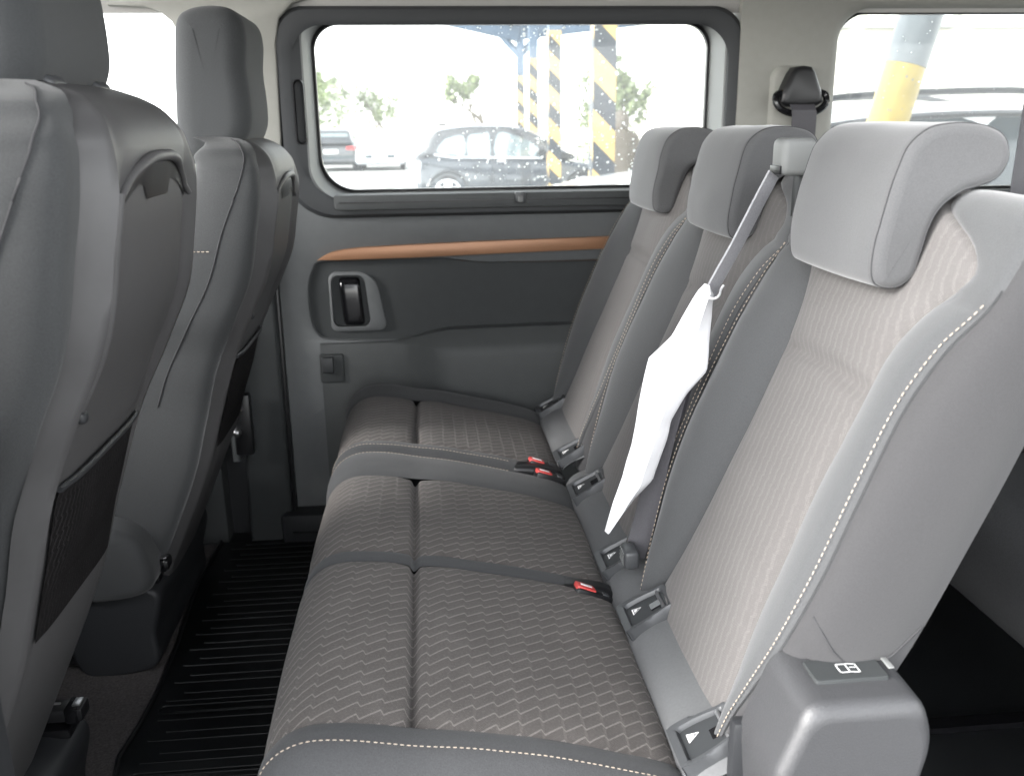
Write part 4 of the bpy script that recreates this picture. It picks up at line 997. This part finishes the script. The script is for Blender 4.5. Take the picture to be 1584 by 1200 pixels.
rbox('unseen_shade_roof', (1.0, 1.8, 3.95), (22, 5.4, .12), .01, M_['blue'], cb)  # unseen roof added to block the sky over the near side
def car(name, loc, rz, label, cat, body, roof, W, bm_, wheels, wr, wins, roofm=None, glass=None, group=None, rails=False, tails=None):
    """body / roof: side outlines (l,h); wins: list of side-window outlines; built in local space then placed"""
    rt = root(name, loc, label, cat, group, rz)
    def L(V): return V
    V, Fc = round_extrude(body, 0, W/2, .12, nr=5, n=110)
    for v in V: v.y *= 1-.06*max(0, (v.z-.55))/.5
    mo('body', V, Fc, bm_, rt, ang=50, local=True)
    V, Fc = round_extrude(roof, 0, W/2-.06, .10, nr=5, n=90)
    hb, ht = min(q[1] for q in roof), max(q[1] for q in roof)
    def tum(v): v.y *= 1-.20*max(0, (v.z-hb)/(ht-hb)); return v
    for v in V: tum(v)
    mo('cabin', V, Fc, roofm or bm_, rt, ang=50, local=True)
    yb = W/2-.06
    for wn in wins:
        for sd in (-1, 1):
            pts = [(q.x, q.y) for q in crs([(a, b, 0) for a, b in wn], 30, True)]
            vs = [tum(Vector((a, sd*(yb+.012), b))) for a, b in pts]; vs2 = [v+Vector((0, -sd*.03, 0)) for v in vs]
            n = len(vs); mo('side_window', vs+vs2, [tuple(range(n)), tuple(reversed(range(n, 2*n)))]+[(i, (i+1) % n, n+(i+1) % n, n+i) for i in range(n)], glass or M_['cglass'], rt, smooth=False, local=True)
    for wx in wheels:
        for sd in (-1, 1):
            y = sd*(W/2-.10)
            bm = bmesh.new(); bmesh.ops.create_cone(bm, cap_ends=True, segments=36, radius1=wr, radius2=wr, depth=.19, matrix=Matrix.Translation((wx, y, wr)) @ Matrix.Rotation(R(90), 4, 'X'))
            bmesh.ops.bevel(bm, geom=bm.edges[:], offset=.02, segments=2, affect='EDGES')
            vs = [v.co.copy() for v in bm.verts]; bm.verts.index_update(); fs = [tuple(v.index for v in f.verts) for f in bm.faces]; bm.free()
            tw = mo('wheel', vs, fs, M_['tyre'], rt, local=True)
            prt = []
            yo = y+sd*.098
            rimr = wr*.70
            ringl = [Vector((wx+math.cos(a)*rimr, yo, wr+math.sin(a)*rimr)) for a in lin(0, 2*math.pi, 33)]
            prt.append(tube(ringl, .018, 6, False))
            for k in range(5):
                a = 2*math.pi*k/5+.3; prt.append(boxm((0, 0, 0), (rimr*.95, .02, wr*.42), Matrix.Translation((wx+math.cos(a)*rimr*.5, yo, wr+math.sin(a)*rimr*.5)) @ Matrix.Rotation(-a, 4, 'Y')))
            V2, F2 = merge(prt); r_ = mo('rim', V2, F2, M_['rim'], tw, ang=30, local=True)
            arch = [Vector((wx+math.cos(a)*(wr+.045), y+sd*.075, wr+math.sin(a)*(wr+.045))) for a in lin(R(-8), R(188), 26)]
            mo('wheel_arch', *tube(arch, .045, 6), M_['carblack'], rt, local=True)
    return rt
GE = GZ
# dark hatchback, nose to the right
hb = car('parked_car', (-.12, 18.4, GE), 0, 'dark graphite hatchback side-on behind the second striped column', 'car',
    [(.03, .35), (.0, .62), (.02, .85), (.10, 1.0), (.6, 1.02), (1.4, .98), (2.3, .96), (3.0, .90), (3.55, .80), (3.9, .66), (3.98, .45), (3.93, .25), (3.4, .18), (2.0, .17), (.6, .18), (.15, .22)],
    [(.06, .93), (.16, 1.16), (.30, 1.38), (.46, 1.50), (.9, 1.565), (1.5, 1.575), (1.9, 1.54), (2.3, 1.42), (2.75, 1.15), (3.0, .93), (1.5, .88)], 1.78, M_['cargrey'], (.60, 3.2), .35,
    [[(.42, 1.10), (.52, 1.28), (.66, 1.36), (.92, 1.38), (.93, 1.05), (.70, 1.06)], [(1.0, 1.04), (1.02, 1.38), (1.28, 1.42), (1.40, 1.42), (1.40, 1.02), (1.2, 1.01)], [(1.52, 1.03), (1.58, 1.42), (1.85, 1.40), (2.15, 1.28), (2.42, 1.08), (2.40, 1.02), (2.0, 1.01)]], roofm=M_['carblack'])
mo('roof_panel', *round_extrude([(.42, 1.50), (.9, 1.585), (1.5, 1.595), (1.95, 1.55), (1.9, 1.53), (1.5, 1.56), (.9, 1.55)], 0, .62, .03, n=50), M_['carsilver'], hb, local=True)
mo('antenna', *boxm((.55, 0, 1.60), (.16, .05, .06)), M_['carblack'], hb, local=True)
mo('spoiler', *boxm((.14, 0, 1.44), (.26, 1.05, .035)), M_['carblack'], hb, local=True)
mo('door_line', *tube([(1.46, -.885, 1.0), (1.44, -.893, .7), (1.42, -.89, .3)], .006, 5), M_['carblack'], hb, local=True)
for sd in (-1, 1):
    mo('wing_mirror', *round_extrude([(2.28, 1.06), (2.30, 1.16), (2.42, 1.18), (2.46, 1.08), (2.40, 1.04)], sd*.92, .09, .03, n=24), M_['carblack'], hb, local=True)
    mo('door_handle', *boxm((1.62, sd*.885, .93), (.16, .03, .03)), M_['carsilver'], hb, local=True)
    mo('belt_accent', *tube([(.35, sd*.84, 1.06), (.7, sd*.86, 1.0), (1.0, sd*.87, 1.0), (2.4, sd*.86, .97)], .015, 5), M_['carsilver'], hb, local=True)
GEN_B = [(.05, .30), (.0, .55), (.03, .85), (.10, .95), (1.1, 1.0), (2.9, 1.0), (3.9, .88), (4.3, .72), (4.38, .50), (4.33, .28), (3.6, .2), (2.2, .19), (.9, .2)]
GEN_R = [(.15, .92), (.35, 1.25), (.6, 1.42), (1.2, 1.48), (2.0, 1.48), (2.5, 1.38), (3.15, .95), (1.8, .88)]
GEN_W = [[(.55, 1.02), (.72, 1.30), (1.55, 1.36), (1.55, 1.0)], [(1.68, 1.0), (1.70, 1.36), (2.2, 1.33), (2.75, 1.03), (2.7, .99)]]
c1 = car('parked_car', (-3.25, 34.2, GE), R(90), 'dark estate car far left seen from behind beneath the bush', 'car', GEN_B, [(q[0], q[1]*1.04) for q in GEN_R], 1.8, M_['carblack'], (.8, 3.5), .32, GEN_W)
mo('rear_window', *boxm((.30, 0, 1.20), (.04, 1.25, .30), Matrix.Rotation(0, 4, 'Y')), M_['cglass'], c1, local=True)
mo('plate', *boxm((-.005, 0, .72), (.02, .5, .11)), M_['whitep'], c1, local=True)
for sd in (-1, 1): mo('tail_lamp', *boxm((.02, sd*.72, .84), (.05, .30, .10)), M_['tail'], c1, local=True)
mo('rear_bumper', *boxm((.0, 0, .52), (.05, 1.6, .10)), M_['cglassd'], c1, local=True)
c2 = car('parked_car', (-1.5, 38.6, GE), R(-90), 'pale car far away facing the window, left of the hatchback', 'car', GEN_B, GEN_R, 1.8, M_['carsilver'], (.8, 3.5), .32, GEN_W)
mo('grille', *boxm((4.37, 0, .52), (.04, 1.1, .16)), M_['cglassd'], c2, local=True)
mo('plate', *boxm((4.40, 0, .52), (.02, .5, .11)), M_['whitep'], c2, local=True)
mo('windscreen', *boxm((0, 0, 0), (.03, 1.2, .60), Matrix.Translation((2.84, 0, 1.2)) @ Matrix.Rotation(R(-58), 4, 'Y')), M_['cglass'], c2, local=True)
for sd in (-1, 1): mo('headlamp', *boxm((4.25, sd*.68, .74), (.16, .34, .12)), M_['lampc'], c2, local=True)
# white car close by: bonnet and windscreen in the lower right corner of the window
c3 = car('parked_car', (5.05, 7.6, GE), R(180), 'white car whose bonnet fills the lower right of the window', 'car',
    [(q[0], q[1]*1.18) for q in GEN_B], [(q[0], q[1]*1.12) for q in GEN_R], 1.85, M_['carwhite'], (.8, 3.5), .34, [], roofm=M_['carwhite'])
mo('windscreen', *boxm((0, 0, 0), (.03, 1.35, .62), Matrix.Translation((2.92, 0, 1.33)) @ Matrix.Rotation(R(-57), 4, 'Y')), M_['cglassd'], c3, local=True)
mo('wiper', *tube([(3.18, -.5, 1.17), (2.98, .2, 1.29)], .012, 6), M_['carblack'], c3, local=True)
# white tall car right behind the quarter window
c4 = car('parked_car', (1.75, 6.0, GE), 0, 'white tall car with black roof rail behind the quarter window', 'car',
    [(q[0], q[1]*1.15) for q in GEN_B], [(.1, 1.0), (.25, 1.38), (.45, 1.60), (.9, 1.665), (1.8, 1.68), (2.4, 1.62), (3.2, 1.05), (1.8, .95)], 1.85, M_['carwhite'], (.8, 3.5), .35,
    [[(.50, 1.15), (.60, 1.50), (1.5, 1.57), (1.5, 1.12)], [(1.6, 1.12), (1.62, 1.575), (2.2, 1.54), (2.8, 1.15)]], glass=M_['cglassd'])
for sd in (-1, 1):
    mo('roof_rail', *tube(crs([(.42, sd*.66, 1.61), (.60, sd*.66, 1.70), (1.2, sd*.66, 1.735), (1.9, sd*.66, 1.735), (2.3, sd*.66, 1.66)], 24), .022, 8), M_['carblack'], c4, local=True)
    mo('window_line', *tube(crs([(.34, sd*.745, 1.46), (.60, sd*.735, 1.545), (1.2, sd*.72, 1.60), (1.9, sd*.72, 1.605), (2.3, sd*.73, 1.55)], 24), .022, 6), M_['carblack'], c4, local=True)
# leaning post, grey above yellow
lp = root('leaning_post', (2.0, 4.5, GZ), 'thick leaning round post, grey above chipped yellow, in the quarter window', 'post')
def lpp(z): return Vector((2.35+(z-1.2)*.235, 4.5, z))
mo('yellow_section', *tube([lpp(z) for z in lin(GZ, 1.335, 12)], .098, 32), M_['yellowp'], lp)
mo('grey_section', *tube([lpp(z) for z in lin(1.336, 4.2, 16)], .101, 32), M_['greypost'], lp)
prt = []
for i in range(14):
    z = random.uniform(1.0, 1.32); a = random.uniform(-2.3, -.7); c = lpp(z); s = random.uniform(.002, .010)
    n_ = Vector((math.cos(a), math.sin(a), 0)); t_ = Vector((-math.sin(a), math.cos(a), 0))
    k = [c+n_*.0995+t_*math.cos(q)*s*random.uniform(.5, 1)+Vector((0, 0, math.sin(q)*s*random.uniform(.7, 1.6))) for q in lin(0, 5.2, 6)]; prt.append((k, [tuple(range(6))]))
V, Fc = merge(prt); mo('paint_chips', V, Fc, M_['greypost'], lp, smooth=False, kind='stuff')
# pale buildings
bd = root('building', (9.6, 30, GZ), 'pale rendered building corner at the right of the sliding window', 'building')
mo('wall', *boxm((13.2, 34, 4), (8.4, 8, 9)), M_['render'], bd, smooth=False)
mo('downpipe', *tube([(9.1, 29.9, GZ), (9.1, 29.9, 8)], .09, 10), M_['rail'], bd)
b2 = root('building', (6, 10.5, GZ), 'pale panelled building with windows behind the quarter window', 'building')
mo('wall', *boxm((9.2, 12.2, 2.6), (11.0, 3.2, 6.2)), M_['render'], b2, smooth=False)
for i, xx in enumerate((4.35, 5.6, 6.85, 8.1)):
    wf = rbox('window', (xx, 10.58, 2.9), (1.0, .08, 1.5), .02, M_['carwhite'], b2); mo('pane', *boxm((xx-.24, 10.53, 2.9), (.40, .02, 1.32)), M_['cglass'], wf, smooth=False); mo('pane', *boxm((xx+.24, 10.53, 2.9), (.40, .02, 1.32)), M_['cglass'], wf, smooth=False)
    rbox('window_sill', (xx, 10.54, 2.11), (1.1, .16, .06), .01, M_['rail'], wf)
for xx in (4.95, 6.2, 7.45): mo('panel_joint', *boxm((xx, 10.598, 1.0), (.025, .01, 3.0)), M_['rail'], b2, smooth=False)
# barrier rails
r1 = root('barrier_rail', (-.4, 13, GZ), 'pale steel barrier tube slanting at the window bottom left of the hatchback', 'rail')
mo('tube', *tube([(-.95, 12.4, .17), (-.10, 13.4, .38)], .055, 12), M_['rail'], r1); mo('post', *tube([(-.6, 12.8, GZ), (-.6, 12.8, .24)], .04, 8), M_['rail'], r1)
r2 = root('barrier_rail', (3.3, 20, GZ), 'dark barrier beam seen between the hatchback and the nearest column', 'rail')
mo('beam', *boxm((0, 0, 0), (1.5, .08, .16), Matrix.Translation((3.3, 20, .87)) @ Matrix.Rotation(R(-10), 4, 'Y')), M_['rail'], r2, smooth=False)
for xx in (3.05, 3.75): mo('post', *tube([(xx, 20, GZ), (xx, 20, .85)], .04, 8), M_['rail'], r2)

# trees and bushes
def tree(name, x, y, h, crown_r, crown_h, n, label, cat='tree', bare=.0, seed=1):
    rnd = random.Random(seed); rt = root(name, (x, y, GZ), label, cat)
    prt = []; tips = []
    def limb(p, d, l, r, dep):
        q = [p]; dd = d.copy()
        for i in range(5):
            dd = (dd+Vector((rnd.uniform(-.25, .25), rnd.uniform(-.25, .25), rnd.uniform(-.1, .15)))).normalized(); q.append(q[-1]+dd*l/5)
        prt.append(tube(q, [r*(1-.12*i) for i in range(6)], 6))
        if dep == 0: tips.extend(q[2:]); return
        for k in range(rnd.choice((2, 3, 3))):
            a = rnd.uniform(0, 6.28); nd = (dd+Vector((math.cos(a)*.8, math.sin(a)*.8, rnd.uniform(-.1, .4)))).normalized(); limb(q[rnd.choice((3, 4, 5))], nd, l*.68, r*.55, dep-1)
    limb(Vector((x, y, GZ)), Vector((0, 0, 1)), h*.42, h*.035, 3)
    V, Fc = merge(prt); mo('trunk', V, Fc, M_['bark'], rt, ang=60)
    V, Fc = [], []
    cz = GZ+h-crown_h/2
    cl = [Vector((rnd.gauss(0, .45), rnd.gauss(0, .45), rnd.gauss(0, .42))) for _ in range(38)]
    for i in range(n):
        if rnd.random() < bare+.35 and tips: c = rnd.choice(tips); p = c+Vector((rnd.gauss(0, .12), rnd.gauss(0, .12), rnd.gauss(0, .12)))*h*.12
        else:
            k = rnd.choice(cl); p = Vector((x+k.x*crown_r, y+k.y*crown_r, cz+k.z*crown_h*.6))+Vector((rnd.gauss(0, .13), rnd.gauss(0, .13), rnd.gauss(0, .13)))*crown_r*1.1
        s = rnd.uniform(.03, .075)*(1 if h < 4 else 1.25); a = Vector((rnd.gauss(0, 1), rnd.gauss(0, 1), rnd.gauss(0, 1))).normalized(); b = a.cross(Vector((rnd.gauss(0, 1), rnd.gauss(0, 1), rnd.gauss(0, 1)))).normalized()
        o = len(V); V += [p-a*s*1.5, p+b*s*.6, p+a*s*1.5, p-b*s*.6]; Fc.append((o, o+1, o+2, o+3))
    mo('crown', V, Fc, M_['leaf'], rt, smooth=False)
tree('leafy_bush', -4.6, 44, 4.5, 2.2, 3.6, 6500, 'broad green bush beyond the parked cars at the window left', 'bush', seed=3)
tree('leafy_bush', -1.9, 45, 3.6, 1.6, 2.3, 3000, 'lower bush joining the broad green bush on its right', 'bush', seed=5)
tree('small_tree', 2.75, 40, 5.0, 1.9, 3.4, 1700, 'sparse thin tree with bare limbs above the hatchback roof', 'tree', .5, seed=11)
tree('small_tree', 5.3, 26, 3.5, 1.25, 2.7, 5200, 'leafy tree behind the nearest column and the hooded person', 'tree', .1, seed=21)
fw = root('boundary_wall', (0, 47, GZ), 'long pale wall behind the parked cars and bushes', 'wall')
mo('wall_panel', *boxm((0, 50, .35), (60, .3, 1.7)), M_['render'], fw, smooth=False)

# person in a hooded beige coat, seen from behind
def person(x, y):
    me = bpy.data.meshes.new('person'); H = 1.74; z0 = GZ
    P = [((0, 0, .95), .17), ((0, 0, 1.12), .16), ((0, 0, 1.30), .185), ((0, 0, 1.43), .13), ((0, -.01, 1.52), .065), ((0, -.02, 1.60), .10), ((0, -.02, 1.68), .085),
         ((-.19, 0, 1.38), .085), ((-.25, .0, 1.10), .066), ((-.24, -.06, .85), .05), ((.19, 0, 1.38), .085), ((.26, 0, 1.10), .066), ((.24, -.06, .85), .05),
         ((-.10, 0, .85), .12), ((-.11, .01, .48), .075), ((-.11, .03, .07), .05), ((-.11, -.12, .03), .04), ((.10, 0, .85), .12), ((.11, .01, .48), .075), ((.11, .03, .07), .05), ((.11, -.12, .03), .04)]
    E = [(0, 1), (1, 2), (2, 3), (3, 4), (4, 5), (5, 6), (3, 7), (7, 8), (8, 9), (3, 10), (10, 11), (11, 12), (0, 13), (13, 14), (14, 15), (15, 16), (0, 17), (17, 18), (18, 19), (19, 20)]
    me.from_pydata([(x+p[0][0], y-p[0][1], z0+p[0][2]) for p in P], E, [])
    o = bpy.data.objects.new('person', me); COL.objects.link(o)
    md = o.modifiers.new('skin', 'SKIN'); me.skin_vertices or bpy.context.view_layer.update()
    if not me.skin_vertices: me.attributes
    lay = me.skin_vertices[0].data if me.skin_vertices else None
    if lay:
        for i, (c, r) in enumerate(P): lay[i].radius = (r, r); lay[i].use_root = (i == 0)
    s = o.modifiers.new('sub', 'SUBSURF'); s.levels = 2; s.render_levels = 2
    dg = bpy.context.evaluated_depsgraph_get(); ev = o.evaluated_get(dg); m2 = bpy.data.meshes.new_from_object(ev)
    bpy.data.objects.remove(o)
    for p in m2.polygons: p.use_smooth = True
    m2.materials.clear(); m2.materials.append(M_['coat'])
    b = bpy.data.objects.new('person', m2); COL.objects.link(b)
    tag(b, 'person in a beige hooded coat walking away beside the nearest column', 'person')
    # coat: lofted shell from hood peak to hem
    secs = [(.52, .27, .19), (.70, .265, .185), (.90, .25, .17), (1.10, .235, .16), (1.28, .245, .155), (1.40, .215, .14), (1.47, .14, .11), (1.51, .095, .10)]
    loops = [[(x+math.cos(a)*w_*(1+.04*math.sin(7*a+z)), y+math.sin(a)*d_*(1+.04*math.cos(5*a)), z0+z) for a in lin(0, 2*math.pi, 29)[:-1]] for z, w_, d_ in secs]
    V, Fc = rings(loops); mo('coat', V, Fc, M_['coat'], b, ang=80)
    hs_ = [(1.46, .10, .10), (1.52, .115, .12), (1.60, .125, .135), (1.68, .115, .125), (1.74, .085, .09), (1.77, .04, .05), (1.778, .005, .005)]
    loops = [[(x+math.cos(a)*w_, y+.01+math.sin(a)*d_, z0+z) for a in lin(0, 2*math.pi, 25)[:-1]] for z, w_, d_ in hs_]
    V, Fc = rings(loops); mo('hood', V, Fc, M_['coat'], b, ang=80)
    for sd in (-1, 1):
        V, Fc = tube(crs([(x+sd*.17, y, z0+1.40), (x+sd*.235, y, z0+1.28), (x+sd*.27, y+.01, z0+1.08), (x+sd*.26, y+.05, z0+.86)], 12), [.075, .082, .08, .078, .075, .073, .07, .068, .066, .064, .062, .06], 12); mo('sleeve', V, Fc, M_['coat'], b)
person(3.02, 14.0)
